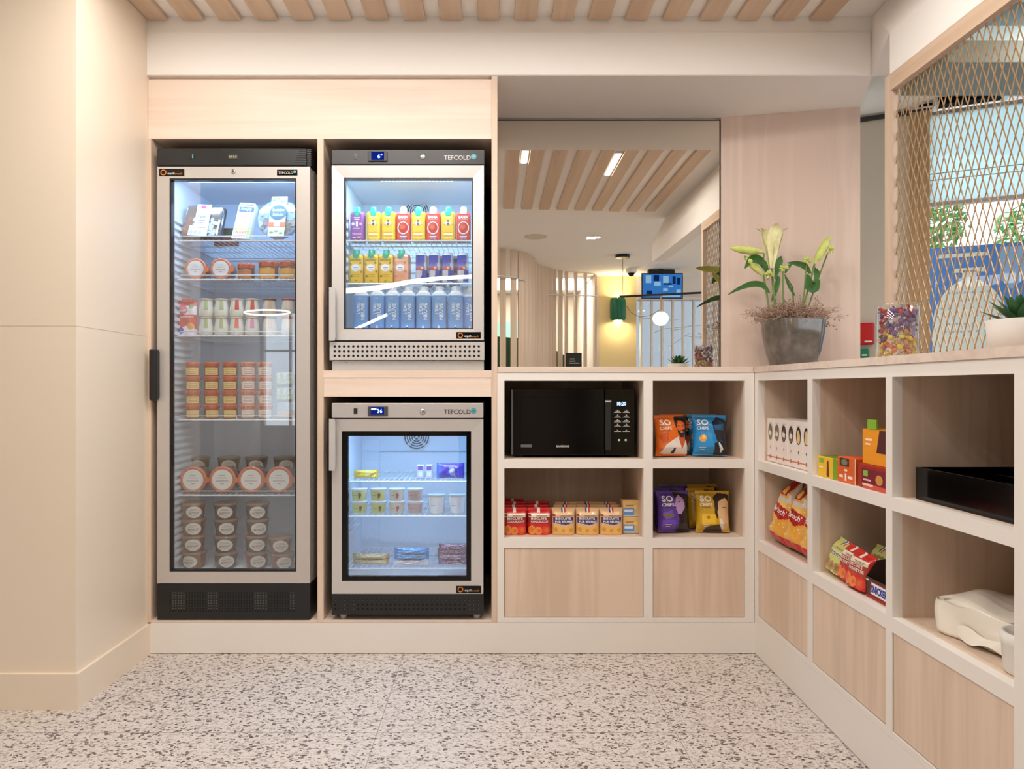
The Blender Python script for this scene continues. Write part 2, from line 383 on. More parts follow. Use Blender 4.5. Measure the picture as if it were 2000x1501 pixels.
# linear lamps between the slats: the mirrored ones and unseen ones added for fill
LL = ['slim linear lamp between ceiling slats, the long one seen in the mirror', 'short linear lamp between ceiling slats, left one seen in the mirror', 'added unseen linear fill lamp between the slats before the steel fridges, right one', 'added unseen linear fill lamp between the slats before the steel fridges, left one', 'added unseen linear fill lamp between the slats before the tall fridge, right one', 'added unseen linear fill lamp between the slats before the tall fridge, left one']
for (x, y, L, e), lb in zip(LAMPS_AND_FILLS, LL):
    t = thing('linear_lamp_or_fill', lb, 'lamp', (x, y, 2.488), 0, 'linear ceiling lamps')
    b = MB(); b.box(-0.024, 0.024, -L/2-0.01, L/2+0.01, -0.011, -0.001); b.build('lamp_housing', 'whitepl', t)
    b = MB(); b.box(-0.018, 0.018, -L/2, L/2, -0.0135, -0.011); b.build('diffuser', 'ledw', t)
for (x, y, s, lb) in ((2.6, -1.6, 0.5, 'added square fill light panel beyond the mesh screen'), (2.4, -0.3, 0.5, 'added square fill light panel near the street window')):
    t = thing('fill_light_panel', lb, 'lamp', (x, y, ZC), 0, 'added ceiling fill panels')  # unseen panels, added to brighten the right side
    b = MB(); h = s/2
    for a in ((-h-.02, -h, -h-.02, h+.02), (h, h+.02, -h-.02, h+.02), (-h, h, -h-.02, -h), (-h, h, h, h+.02)): b.box(*a, -0.014, -0.0005)
    b.build('frame', 'whitepl', t)
    b = MB(); b.box(-h, h, -h, h, -0.010, -0.002); b.build('diffuser', emis('fill_panel_glow', (255, 244, 228), 1.6), t)
# ================================================================== cabinets
WD = 'wood_v'
t = thing('fridge_housing', 'tall pale wood housing with niches around three glass fridges', 'cabinet')
b = MB(); b.box(XL+0.001, 0.016, 0.004, 0.66, 2.012, 2.242); b.box(XL+0.001, 0.016, 0.02, 0.66, 2.242, 2.2555); b.build('top_panel', 'wood_h', t)
for (a, c, z0, z1) in ((-1.3475, -1.334, 0.1225, 2.0118), (-0.684, -0.660, 0.1225, 2.0118), (-0.004, 0.016, 0.1225, 2.0118)):
    b = MB(); b.box(a, c, 0.0, 0.66, z0, z1); b.build('side_panel', WD, t)
b = MB(); b.box(0.0162, 0.0188, 0.0, 0.66, 0.1225, 2.2555); b.box(-0.004, 0.016, 0.0, 0.0038, 2.012, 2.2555); b.build('side_panel', WD, t)
b = MB(); b.box(-0.6598, -0.0042, 0.0, 0.66, 1.078, 1.106); b.build('shelf', 'wood_h', t)
b = MB(); b.box(-0.6598, -0.0042, 0.002, 0.66, 1.004, 1.0765); b.build('apron_panel', 'wood_h', t)
b = MB(); b.box(-1.3338, -0.6842, 0.0, 0.66, 0.1225, 0.131); b.box(-0.6598, -0.0042, 0.0, 0.66, 0.1225, 0.131); b.build('base_board', 'wood_h', t)
b = MB(); b.box(-1.3338, -0.0042, 0.6602, 0.672, 0.1225, 2.24); b.build('back_panel', 'blackmat', t)
# back shelf unit
ZT, Z2T, Z1T = 1.098, 0.724, 0.412
t = thing('shelf_unit', 'white framed open shelf unit under the mirror holding microwave and snacks', 'shelf unit')
b = MB(); fr = (0.0, 0.026)
for (x0, x1) in ((0.019, 0.046), (0.590, 0.626), (0.986, 1.022)): b.box(x0, x1, *fr, 0.1225, ZT)
for (z0, z1) in ((1.066, ZT), (0.724, 0.758), (0.412, 0.450), (0.1225, 0.140)):
    b.box(0.046, 0.590, *fr, z0, z1); b.box(0.626, 0.986, *fr, z0, z1)
b.build('face_frame', 'white', t)
b = MB()
for (x0, x1) in ((0.030, 0.046), (0.590, 0.626), (0.986, 1.004)): b.box(x0, x1, 0.0262, 0.455, 0.1225, ZT-0.001)
for (z0, z1) in ((1.070, ZT-0.001), (0.7245, 0.7575), (0.4125, 0.4495)):
    b.box(0.046, 0.590, 0.0262, 0.455, z0, z1); b.box(0.626, 0.986, 0.0262, 0.455, z0, z1)
b.box(0.03, 1.004, 0.4552, 0.468, 0.1225, ZT-0.001)
b.build('carcass', WD, t)
for (x0, x1) in ((0.0475, 0.5885), (0.6275, 0.9845)):
    b = MB(); b.rbox(x0, x1, 0.003, 0.021, 0.1425, 0.4105, 0.001, seg=1); b.build('drawer_front', WD, t)
b = MB(); b.box(0.046, 0.986, 0.0215, 0.03, 0.14, 0.412); b.build('drawer_backing', 'blackmat', t)
# right shelf unit, local frame: x along the front (towards the camera), y into the unit
t = thing('shelf_unit', 'white framed open shelf unit along the right side below the mesh screen', 'shelf unit', (1.024, 0, 0), -PI/2)
ST = [(0.0, 0.034), (0.452, 0.487), (0.900, 0.929), (1.343, 1.42)]
OP = [(0.034, 0.452), (0.487, 0.900), (0.929, 1.343)]
b = MB()
for (x0, x1) in ST: b.box(x0, x1, *fr, 0.1395, ZT)
for (z0, z1) in ((1.066, ZT), (0.724, 0.758), (0.412, 0.450), (0.1395, 0.157)):
    for (x0, x1) in OP: b.box(x0, x1, *fr, z0, z1)
b.build('face_frame', 'white', t)
b = MB()
for (x0, x1) in ((0.016, 0.034), (0.452, 0.487), (0.900, 0.929), (1.343, 1.40)): b.box(x0, x1, 0.0262, 0.40, 0.1395, ZT-0.001)
for (z0, z1) in ((1.070, ZT-0.001), (0.7245, 0.7575), (0.4125, 0.4495)):
    for (x0, x1) in OP: b.box(x0, x1, 0.0262, 0.40, z0, z1)
b.box(0.016, 1.40, 0.4002, 0.415, 0.1395, ZT-0.001)
b.build('carcass', WD, t)
for (x0, x1) in OP:
    b = MB(); b.rbox(x0+0.0015, x1-0.0015, 0.003, 0.021, 0.1595, 0.4105, 0.001, seg=1); b.build('drawer_front', WD, t)
b = MB(); b.box(0.034, 1.343, 0.0215, 0.0258, 0.157, 0.412); b.build('drawer_backing', 'blackmat', t)
# counter tops
b = MB(); b.rbox(0.0192, 1.0185, -0.003, 0.418, 1.0985, 1.120, 0.001, seg=1)
tag(b.build('countertop', 'counter'), 'pale stone countertop running under the mirror', 'countertop')
b = MB(); b.prism([(1.020, -1.43), (1.020, 0.44), (1.60, 0.30), (1.48, -0.30), (1.48, -1.43)], 1.0985, 1.120, axis='z')
tag(b.build('countertop', 'counter'), 'pale stone countertop on the right unit carrying the flower pot and candy jar', 'countertop')
# mirror and the wood panel to its right
t = thing('wall_mirror', 'large frameless mirror above the microwave shelf', 'mirror')
b = MB(); b.box(0.0195, 1.024, 0.4205, 0.424, 1.1205, 2.243); b.build('mirror_glass', 'mirror', t)
b = MB(); b.box(0.0195, 1.0275, 0.4242, 0.430, 1.1205, 2.2475); b.box(0.0195, 1.0275, 0.4195, 0.4242, 2.2432, 2.2475); b.box(1.0242, 1.0275, 0.4195, 0.4242, 1.1205, 2.2432)
b.build('edge_strip', 'anth', t)
b = MB(); b.box(0.0195, 1.03, 0.4302, 0.60, 1.1, 2.2555); struct('wall_behind_mirror', b, 'wall2')
b = MB(); b.prism([(1.030, 0.415), (1.596, 0.300), (1.600, 0.330), (1.030, 0.48)], 1.1205, 2.2555, axis='z')
struct('wall_panel', b, 'wood_rose')
# ================================================================== right side: street window wall beyond the screen
WA = (2.05, 0.946); WU = (0.908, -0.419); WR = math.atan2(WU[1], WU[0])
def wall_s(px):
    k = (px-VX)/F; return (3.646*k-2.05)/(0.908+0.419*k)
def wobj(name, b, mats, parent=None):
    if parent is not None: return b.build(name, mats, parent)
    return b.build(name, mats, None, (WA[0], WA[1], 0), (0, 0, WR))
s1, s2 = wall_s(1775), wall_s(1815)
b = MB(); b.box(-0.9, s1, 0, 0.08, 0, ZC); b.box(s1, 2.9, 0, 0.08, 0, 0.75); o = wobj('wall_street', b, 'wall2'); o['kind'] = 'structure'
b = MB(); b.box(s1, s2, -0.02, 0.09, 0, ZC-0.03); b.box(s1+0.045, s1+0.048, -0.0215, -0.02, 0, ZC-0.03); b.lathe([(0.010, 0), (0.010, 0.003)], (s1+0.035, -0.02, 2.18), 10, 1, axis='y'); o = wobj('trim_1', b, ['tan', 'brass']); o['kind'] = 'structure'
b = MB(); b.box(-0.9, s1+0.0, -0.012, -0.001, ZC-0.035, ZC-0.012); b.box(s1, s2+0.02, -0.03, -0.021, ZC-0.03, ZC-0.02); o = wobj('trim_2', b, 'anth'); o['kind'] = 'structure'
# window: frosted upper light over clear lower light
M['frost'] = pane('frosted_pane', (0.80, 0.90, 0.92), 1.5, 0.2, 0.6, (206, 226, 228))
wt = thing('window_1', 'street window', 'window', (WA[0], WA[1], 0), WR); del wt['label']; del wt['category']; wt['kind'] = 'structure'
b = MB()
for z in (0.75, 1.975, ZC-0.045): b.box(s2, 2.9, 0.02, 0.055, z, z+0.018)
for z in (2.105, 2.138): b.box(s2, 2.9, 0.018, 0.022, z, z+0.004)
for x in (s2+1.1, 2.2, 2.86): b.box(x, x+0.04, 0.02, 0.06, 0.75, ZC)
b.build('window_frame', 'greypl', wt)
b = MB(); b.box(s2, 2.9, 0.030, 0.036, 1.993, ZC-0.045); b.build('frosted_glass', 'frost', wt)
b = MB(); b.box(s2, 2.9, 0.034, 0.038, 0.768, 1.975); b.build('window_glass', 'window_pane', wt)
# wall end on the right, with an unseen opening added to let daylight in
b = MB(); b.box(4.6, 4.7, -7.2, -0.2, 0, 0.9); b.box(4.6, 4.7, -7.2, -0.2, 2.2, ZC); b.box(4.6, 4.7, -1.2, -0.2, 0.9, 2.2); b.box(4.6, 4.7, -7.2, -5.2, 0.9, 2.2)
struct('wall_right', b, 'wall2')
# ceiling band beyond the screen
o = MB(); y0 = -0.10
xa = PX(1850, y0)
o.box(xa, 3.2, y0, y0+0.3, 2.262, 2.345, 0); o.box(xa+0.06, 3.2, y0+0.002, y0+0.3, 2.345, 2.40, 1); o.box(xa+0.08, 3.2, y0, y0+0.3, 2.40, ZC, 2)
M['gg'] = pm('grey_green_paint', (136, 142, 130), 0.4); M['pa'] = pm('pale_aqua_paint', (196, 220, 224), 0.3); M['bgy'] = pm('blue_grey_paint', (128, 150, 156), 0.3)
oo = o.build('wall_beam', ['gg', 'pa', 'bgy']); oo['kind'] = 'structure'
# ceiling air vent
t = thing('air_vent', 'dark slotted air vent at the ceiling above the street window', 'vent', (WA[0], WA[1], 0), WR)
b = MB(); b.box(wall_s(1825), wall_s(1950), -0.10, -0.035, 2.452, 2.4875); b.box(wall_s(1792), wall_s(2100), -0.075, -0.055, 2.468, 2.476); b.build('vent_housing', 'blackmat', t)
for a, c in ((1818, 1825), (1951, 1962)):
    b = MB(); b.box(wall_s(a), wall_s(c), -0.11, -0.03, 2.445, 2.4875); b.build('end_cap', 'steel', t)
# call points on the wall seen through the gap
def callpoint(px0, px1, py0, py1, mat, lb, nm):
    t = thing(nm, lb, 'call point', (WA[0], WA[1], 0), WR); tt = 3.70
    a, c = wall_s(px0), wall_s(px1); z1, z0 = CZ+(VY-py0)*tt/F, CZ+(VY-py1)*tt/F
    b = MB(); b.rbox(a, c, -0.045, -0.0005, z0, z1, 0.008); b.build('housing', mat, t)
    b = MB(); b.box((a+c)/2, c-0.012, -0.0462, -0.0448, z0+0.012, z0+0.020); b.build('label_strip', 'whitepl', t)
callpoint(1668, 1707, 632, 674, 'red', 'red fire alarm call point on the beige wall beside the wood panel', 'fire_alarm_call_point')
callpoint(1668, 1697, 682, 700, 'grn', 'small green door release call point below the red one', 'door_release_call_point')
# outside: blue banner and shrubs
def outp(px, py, yo):
    # point on a plane parallel to the street wall, yo outside it, in wall-local coordinates
    k = (px-VX)/F; nx, ny = -WU[1], WU[0]
    ax, ay = WA[0]+nx*yo, WA[1]+ny*yo
    s_ = (k*(ay-CY)-ax)/(WU[0]-k*WU[1]); t_ = ay-CY+s_*WU[1]
    return s_, CZ+(VY-py)*t_/F
M['banner'] = pm('blue_banner_vinyl', (84, 142, 222), 0.5); M['bannerl'] = pm('light_blue_print', (156, 190, 236), 0.5)
t = thing('banner', 'blue banner with a white dotted dome outside the street window', 'banner', (WA[0], WA[1], 0), WR)
yo = 0.55
b = MB(); xa_, za_ = outp(1790, 487, yo); xb_, zb_ = outp(2100, 487, yo)
b.box(xa_, xa_+2.6, yo, yo+0.012, 0.3, za_, 0)
cx, cz = outp(1893, 640, yo); ex, _ = outp(1968, 640, yo); R = ex-cx; _, tz = outp(1893, 545, yo); RZ = (tz-cz)
b.disc(cx, cz, yo-0.002, R, RZ, 36, 1)
b.rect(cx-R, cx+R, cz-0.5, cz, yo-0.0021, 1)
b.rect(cx-0.035, cx+0.035, cz+RZ-0.01, cz+RZ+0.05, yo-0.0022, 1); b.rect(cx-0.075, cx+0.075, cz+RZ+0.04, cz+RZ+0.065, yo-0.0022, 1)
for i in range(9):
    for j in range(6):
        x = cx-R*0.85+i*R*0.21+(j % 2)*R*0.1; z = cz-0.02+j*RZ*0.16
        if ((x-cx)/R)**2+((z-cz)/RZ)**2 < 0.86: b.disc(x, z, yo-0.003, 0.006, 0.006, 6, 2)
x0_, z0_ = outp(1832, 505, yo); x1_, z1_ = outp(1932, 498, yo); b.rect(x0_, x1_, z0_, z0_+0.022, yo-0.002, 1)
b.poly([(cx+R*0.8, za_-0.02), (cx+R*0.8, za_-0.20), (cx+R*1.1, za_-0.26), (cx+R*1.4, za_-0.21), (cx+R*2.4, za_-0.24), (cx+R*2.4, za_-0.02)], yo-0.0015, 2)
b.poly([(cx+R*1.0, cz+0.05), (cx+R*1.1, cz+0.16), (cx+R*1.35, cz+0.12), (cx+R*1.9, cz+0.17), (cx+R*1.9, cz-0.6), (cx+R, cz-0.6)], yo-0.0018, 2)
b.build('banner_sheet', ['banner', 'whitepl', 'bannerl'], t)
for x in (xa_+0.02, xa_+2.5):
    b = MB(); b.tube([(x, yo+0.03, 0), (x, yo+0.03, za_)], 0.015); b.build('post', 'anth', t)
def shrub(px, py, yo, rad, n, lb):
    s_, z_ = outp(px, py, yo); t = thing('shrub', lb, 'shrub', (WA[0], WA[1], 0), WR, 'shrubs outside the window')
    b = MB()
    for i in range(n):
        v = Vector((random.gauss(0, 1), random.gauss(0, 1), random.gauss(0, 1))).normalized()*rad*random.uniform(0.5, 1)
        p = Vector((s_, yo, z_))+Vector((v.x, v.y*0.6, v.z)); q = Matrix.Rotation(random.uniform(0, 6), 3, Vector((random.random(), random.random(), random.random())).normalized())
        l = random.uniform(0.03, 0.05)
        b.add([p+q@Vector(u) for u in ((-l, 0, 0), (0, -l*.4, 0.005), (l, 0, 0), (0, l*.4, 0.005))], [(0, 1, 2, 3)])
    b.build('foliage', 'shrub', t)
    b = MB(); b.tube([(s_, yo, 0.0), (s_+0.02, yo, z_)], 0.02, r2=0.01); b.build('trunk', 'dry', t)
shrub(1832, 440, 1.5, 0.20, 220, 'leafy green shrub outside, seen left of the blank sky through the window')
shrub(2012, 450, 1.9, 0.22, 220, 'leafy green shrub outside at the far right edge of the window')
# ================================================================== mesh screen on the counter
t = thing('mesh_screen', 'brass coloured diamond mesh screen in a wooden frame standing on the right counter', 'screen')
for (a, c) in ((-0.335, -0.300), (-0.965, -0.935)):
    b = MB(); b.box(1.362, 1.386, a, c, 1.1205, 2.1115); b.build('post', 'wood_v', t)
b = MB(); b.box(1.362, 1.386, -0.935, -0.335, 2.056, 2.1115); b.build('top_rail', 'wood_y', t)
b = MB()
ya, yb, za, zb = -0.935, -0.335, 1.1205, 2.056
W, H = 0.0305, 0.078; x = 1.3815; sl = H/W
def clipseg(y0, z0, y1, z1):
    # segment clipped to the frame opening
    t0, t1 = 0.0, 1.0; dy, dz = y1-y0, z1-z0
    for p, q in ((-dy, y0-ya), (dy, yb-y0), (-dz, z0-za), (dz, zb-z0)):
        if p == 0:
            if q < 0: return None
        else:
            r = q/p
            if p < 0: t0 = max(t0, r)
            else: t1 = min(t1, r)
    if t0 >= t1: return None
    return (y0+dy*t0, z0+dz*t0, y0+dy*t1, z0+dz*t1)
n = int((yb-ya)/W + (zb-za)/H)+4
for d in (1, -1):
    for i in range(-n, n):
        y0 = ya+i*W; L = 1.2
        sg = clipseg(y0, za-0.2, y0+d*(L+0.2)/sl, za+L)
        if sg:
            r = 0.0012; xx = x+0.0012*d
            nx_ = Vector((0, sg[3]-sg[1], -(sg[2]-sg[0]))).normalized()*r
            p0 = Vector((xx, sg[0], sg[1])); p1 = Vector((xx, sg[2], sg[3]))
            vs = [p0-nx_, p0+nx_, p1+nx_, p1-nx_]; vs = [v+Vector((-0.0012, 0, 0)) for v in vs]+[v+Vector((0.0012, 0, 0)) for v in vs]
            b.add(vs, [(0,1,2,3), (7,6,5,4), (0,4,5,1), (1,5,6,2), (2,6,7,3), (3,7,4,0)])
b.build('mesh_panel', 'brass', t)
# ================================================================== potted lilies
YF = 0.20
def at(px, py, dy=0.0):
    x, z = P(px, py, YF+dy); return Vector((x, YF+dy, z))
def ribbon(b, pts, ws, fold=0.25, side=None, m=0):
    pts = [Vector(p) for p in pts]; vs = []; L = len(pts)
    # resample smooth
    def cr(i, u):
        p0, p1, p2, p3 = pts[max(i-1, 0)], pts[i], pts[min(i+1, L-1)], pts[min(i+2, L-1)]
        return 0.5*((2*p1)+(-p0+p2)*u+(2*p0-5*p1+4*p2-p3)*u*u+(-p0+3*p1-3*p2+p3)*u**3)
    sp = [cr(i, k/4) for i in range(L-1) for k in range(4)]+[pts[-1]]
    N = len(sp)
    for i, p in enumerate(sp):
        d = (sp[min(i+1, N-1)]-sp[max(i-1, 0)]).normalized(); s_ = d.cross(side or Vector((0, 1, 0))).normalized(); nn = s_.cross(d).normalized()
        f = i/(N-1)*(len(ws)-1); j = min(int(f), len(ws)-2); w_ = ws[j]+(ws[j+1]-ws[j])*(f-j)
        vs += [p-s_*w_, p+nn*w_*fold, p+s_*w_]
    fs = []
    for i in range(N-1):
        a = i*3; fs += [(a, a+3, a+4, a+1), (a+1, a+4, a+5, a+2)]
    b.add(vs, fs, m, None, True)
def spindle(b, p0, p1, r, prof=((0, .25), (.15, .7), (.4, 1), (.7, .9), (.9, .5), (1, .08)), n=9, m=0, c=None):
    p0 = Vector(p0); p1 = Vector(p1); d = (p1-p0); u = d.normalized().cross(Vector((0, 1, 0))).normalized(); w_ = d.normalized().cross(u); vs = []
    for (f, k) in prof:
        for i in range(n):
            a = 2*PI*i/n; rr = r*k*(1+0.10*math.cos(3*a)); vs.append(p0+d*f+u*rr*math.cos(a)+w_*rr*math.sin(a))
    K = len(prof)
    b.add(vs, [(j*n+i, j*n+(i+1) % n, (j+1)*n+(i+1) % n, (j+1)*n+i) for j in range(K-1) for i in range(n)]+[tuple(range(n)), tuple(range((K-1)*n, K*n))], m, c, True)
PC = Vector((PX(1548, YF), YF, 0))
t = thing('potted_lilies', 'glazed grey pot with cream lilies and dried flowers in the counter corner', 'flower pot')
b = MB(); b.lathe([(0.070, 1.1205), (0.074, 1.123), (0.092, 1.19), (0.103, 1.26), (0.108, 1.318), (0.1075, 1.3225), (0.100, 1.3225), (0.098, 1.31), (0.02, 1.305)], (0, 0, 0), 40, 0, sq=4.5)
b.xform(Matrix.Rotation(math.radians(7), 4, 'Z')); b.xform(Matrix.Translation(PC)); b.build('pot', 'pot', t)
b = MB(); b.lathe([(0.097, 1.306), (0.085, 1.317), (0.01, 1.321)], (PC.x, PC.y, 0), 20, 0, sq=4.5); b.build('soil', 'soil', t)
base = at(1535, 625)
st = MB()
def stem(*pts, r=0.0035): st.tube([at(*p) for p in pts], r, 6)
stem((1518, 628), (1512, 580), (1507, 522), r=.0045); stem((1506, 630, .01), (1498, 575, .01), (1491, 536, .01)); stem((1533, 625, -.02), (1530, 580, -.02), (1530, 530, -.02))
stem((1562, 625), (1571, 570), (1575, 515), r=.003); stem((1570, 625, .02), (1590, 567, .02), (1606, 522, .02), (1616, 496, .02), r=.003); stem((1560, 628), (1580, 560), (1591, 516), r=.004)
stem((1552, 625, .03), (1548, 560, .03), (1532, 536, .03), r=.003); stem((1500, 545, .01), (1491, 522), (1492, 494), r=.003)
st.build('stems', 'stem', t)
# open lily
b = MB(); B0 = at(1507, 524); ax = (at(1509, 440)-B0); Hh = ax.length; ax.normalize(); ex_ = ax.cross(Vector((0, 1, 0))).normalized(); ey_ = ax.cross(ex_)
for k in range(6):
    a = 2*PI*k/6+0.4; rad = ex_*math.cos(a)+ey_*math.sin(a); ins = k % 2
    pts = []; 
    for q in (0, .2, .45, .7, .9, 1.0):
        r = 0.006+0.012*q+0.036*q**2.4*(1.0 if ins else .8)+(0.016 if q == 1.0 else 0)
        pts.append(B0+ax*Hh*(q*(1.0 if ins else .93)-(0.03 if q == 1 else 0))+rad*r)
    ribbon(b, pts, [.007, .014, .022, .027, .020, .002], 0.25, side=rad)
b.build('open_flower', 'petal', t)
b = MB()
for k in range(5):
    a = 2*PI*k/5; e = B0+ax*Hh*0.83+ex_*math.cos(a)*.016+ey_*math.sin(a)*.016
    b.tube([B0+ax*Hh*.4, e], .0012, 5, 1); b.tube([e-ex_*.004+ax*.003, e+ax*.011+ex_*.003], .0022, 5, 0)
b.build('stamens', ['dry', 'stem'], t)
for (p0, p1, r) in (((1491, 492), (1425, 484, -.02), .0165), ((1489, 537, .01), (1453, 499, .01), .014), ((1591, 515), (1622, 460, -.01), .018)):
    b = MB(); spindle(b, at(*p0), at(*p1), r); b.build('bud', 'bud', t)
for L_ in (([(1497, 530), (1484, 508), (1468, 506), (1455, 524)], [.003, .016, .017, .002]), ([(1500, 528, -.01), (1492, 514, -.015), (1478, 509, -.02), (1470, 512, -.03)], [.003, .012, .012, .002]),
           ([(1503, 572), (1488, 556), (1466, 555), (1440, 565), (1421, 576)], [.003, .012, .013, .007, .001]), ([(1508, 588), (1516, 562), (1520, 545), (1519, 538)], [.004, .011, .009, .001]),
           ([(1514, 545), (1520, 520), (1523, 508), (1526, 500)], [.003, .014, .014, .002]), ([(1583, 534), (1572, 520), (1555, 514), (1537, 513)], [.004, .013, .010, .001]),
           ([(1600, 545, -.02), (1592, 560, -.02), (1583, 558, -.02), (1577, 535, -.02)], [.004, .022, .022, .003]), ([(1533, 533), (1541, 520), (1548, 515)], [.003, .008, .001]),
           ([(1552, 577), (1542, 560), (1533, 541)], [.003, .006, .001]), ([(1590, 552), (1596, 535), (1588, 520)], [.004, .014, .002])):
    b = MB(); ribbon(b, [at(*p) for p in L_[0]], L_[1], 0.3, side=Vector((0.2, 1, 0.35))); b.build('leaf', 'leaf', t)
for (px, py) in ((1503, 537), (1531, 525), (1576, 510), (1623, 489)):
    b = MB(); c_ = at(px, py, -.02)
    for k in range(14):
        v = Vector((random.gauss(0, 1), random.gauss(0, 1), random.gauss(0, 1)+.5)).normalized(); spindle(b, c_, c_+v*.021, .0045, n=5)
    b.build('small_flower', 'bud', t)
b = MB()
for k in range(210):
    a = random.uniform(0, 2*PI); el = random.uniform(0.05, 1.35)
    L = random.uniform(0.05, 0.12)*(1.35 if abs(math.cos(a)) > .5 and el < .7 else 1.0)
    p0 = PC+Vector((math.cos(a)*0.085*math.cos(el)*random.random()**.5, math.sin(a)*0.06*math.cos(el), 1.316))
    d = Vector((math.cos(a)*math.cos(el), math.sin(a)*math.cos(el)*.6, math.sin(el)*.8)); p1 = p0+d*L*.5+Vector((random.gauss(0, .008), 0, random.gauss(0, .008))); p2 = p0+d*L+Vector((random.gauss(0, .016), random.gauss(0, .008), random.gauss(0, .012)))
    b.tube([p0, p1, p2], .0007, 3)
    for j in range(13):
        q = p1.lerp(p2, random.uniform(-.3, 1))+Vector((random.gauss(0, .009), random.gauss(0, .008), random.gauss(0, .009)))
        b.tube([p1.lerp(p2, random.random()*.6), q], .0004, 3)
        r = random.uniform(.0018, .0046)
        b.add([q+Vector(u)*r*random.uniform(.6, 1.2) for u in ((1,0,0),(-1,0,0),(0,1,0),(0,-1,0),(0,0,1),(0,0,-1))], [(0,2,4),(2,1,4),(1,3,4),(3,0,4),(2,0,5),(1,2,5),(3,1,5),(0,3,5)])
o = b.build('dried_flowers', 'dry', t); o['kind'] = 'stuff'
# ================================================================== candy jar
JX, JY = 1.254, -0.56
t = thing('candy_jar', 'lidded glass jar of wrapped candies on the right counter in front of the mesh', 'jar', (JX, JY, 1.1202))
b = MB(); b.lathe([(0.058, 0.0), (0.0605, 0.002), (0.0605, 0.166), (0.0585, 0.168), (0.0575, 0.166), (0.0575, 0.005), (0.002, 0.005)], n=40); b.build('glass_body', 'glass2', t)
b = MB(); b.lathe([(0.062, 0.1685), (0.0635, 0.171), (0.0635, 0.174), (0.060, 0.176), (0.002, 0.176)], n=40); b.build('glass_lid', 'glass2', t)
CC = {'purple': (108, 54, 130), 'plum': (86, 30, 60), 'orange': (226, 110, 22), 'yellow': (236, 196, 34), 'red': (176, 22, 26), 'silver': (214, 206, 216), 'gold': (200, 130, 30)}
def candy_fn(c):
    def fn(root):
        b = MB(); spindle(b, (-.011, 0, 0), (.011, 0, 0), .0095, ((0, .5), (.08, .8), (.3, 1), (.5, 1.05), (.7, 1), (.92, .8), (1, .5)), 7, 0, c); b.build('candy_body', 'jarp', root)
        b = MB()
        for sg in (-1, 1):
            vs = [(sg*.010, 0, 0)]+[(sg*.019, .0075*math.cos(a), .0075*math.sin(a)) for a in [i*PI/4 for i in range(8)]]
            b.add(vs, [(0, i, i % 8+1) for i in range(1, 9)], 0, c)
        b.build('wrapper_twist', 'jarp', root)
    return fn
CK = {k: Kind(candy_fn(v), 'wrapped_candy', 'candy', 'wrapped candies in the jar') for k, v in CC.items()}
for l in range(11):
    for i in range(13):
        inner = i >= 10; nn = 10 if not inner else 3
        if inner and l < 10: continue
        a = 2*PI*(i+0.5*(l % 2))/nn+random.uniform(-.1, .1); r = random.uniform(.040, .0455) if not inner else 0.02; z = 1.1345+l*0.0138+random.uniform(-.0055, .0055)
        if not inner and math.sin(a) > 0.75: continue
        hgt = l/10+random.uniform(-.08, .08)
        kc = random.choice(['yellow', 'yellow', 'orange', 'gold']) if hgt < .22 else random.choice(['orange', 'yellow', 'plum', 'red', 'gold', 'orange']) if hgt < .5 else random.choice(['plum', 'purple', 'silver', 'red']) if hgt < .62 else random.choice(['purple', 'purple', 'purple', 'silver', 'red'])
        o = CK[kc].place({'purple': 'purple wrapped candy in the glass jar on the counter', 'plum': 'dark plum wrapped candy in the glass jar on the counter', 'orange': 'orange wrapped candy in the glass jar on the counter', 'yellow': 'yellow wrapped candy in the glass jar on the counter', 'red': 'red wrapped candy in the glass jar on the counter', 'silver': 'silvery wrapped candy in the glass jar on the counter', 'gold': 'golden brown wrapped candy in the glass jar on the counter'}[kc],
            (JX+r*math.cos(a), JY+r*math.sin(a), z), (random.uniform(-.9, .9), random.uniform(-1.2, 1.2), a+PI/2+random.uniform(-.8, .8)))
        o['group'] = kc+' wrapped candies in the jar'
        o.scale = (.8, .8, .8)
# agave
t = thing('potted_agave', 'small green agave in a pale round pot on the counter end', 'potted plant', (1.243, -1.075, 1.1202))
b = MB(); b.lathe([(0.058, 0), (0.064, 0.004), (0.070, 0.078), (0.066, 0.078), (0.064, 0.068), (0.002, 0.066)], n=32); b.build('pot', 'potg', t)
for k in range(26):
    a = 2.4*k; el = 0.25+1.15*(k/26); L = 0.085-0.02*(k/26)
    d = Vector((math.cos(a)*math.cos(el), math.sin(a)*math.cos(el), math.sin(el))); p = Vector((0, 0, 0.07))
    b = MB(); ribbon(b, [p+d*.008, p+d*L*.5+Vector((0, 0, .004)), p+d*L+Vector((0, 0, .010*(1-k/26)))], [.009, .014, .001], 0.45, side=Vector((-math.sin(a), math.cos(a), 0)).cross(d)); b.build('leaf', 'agave', t)
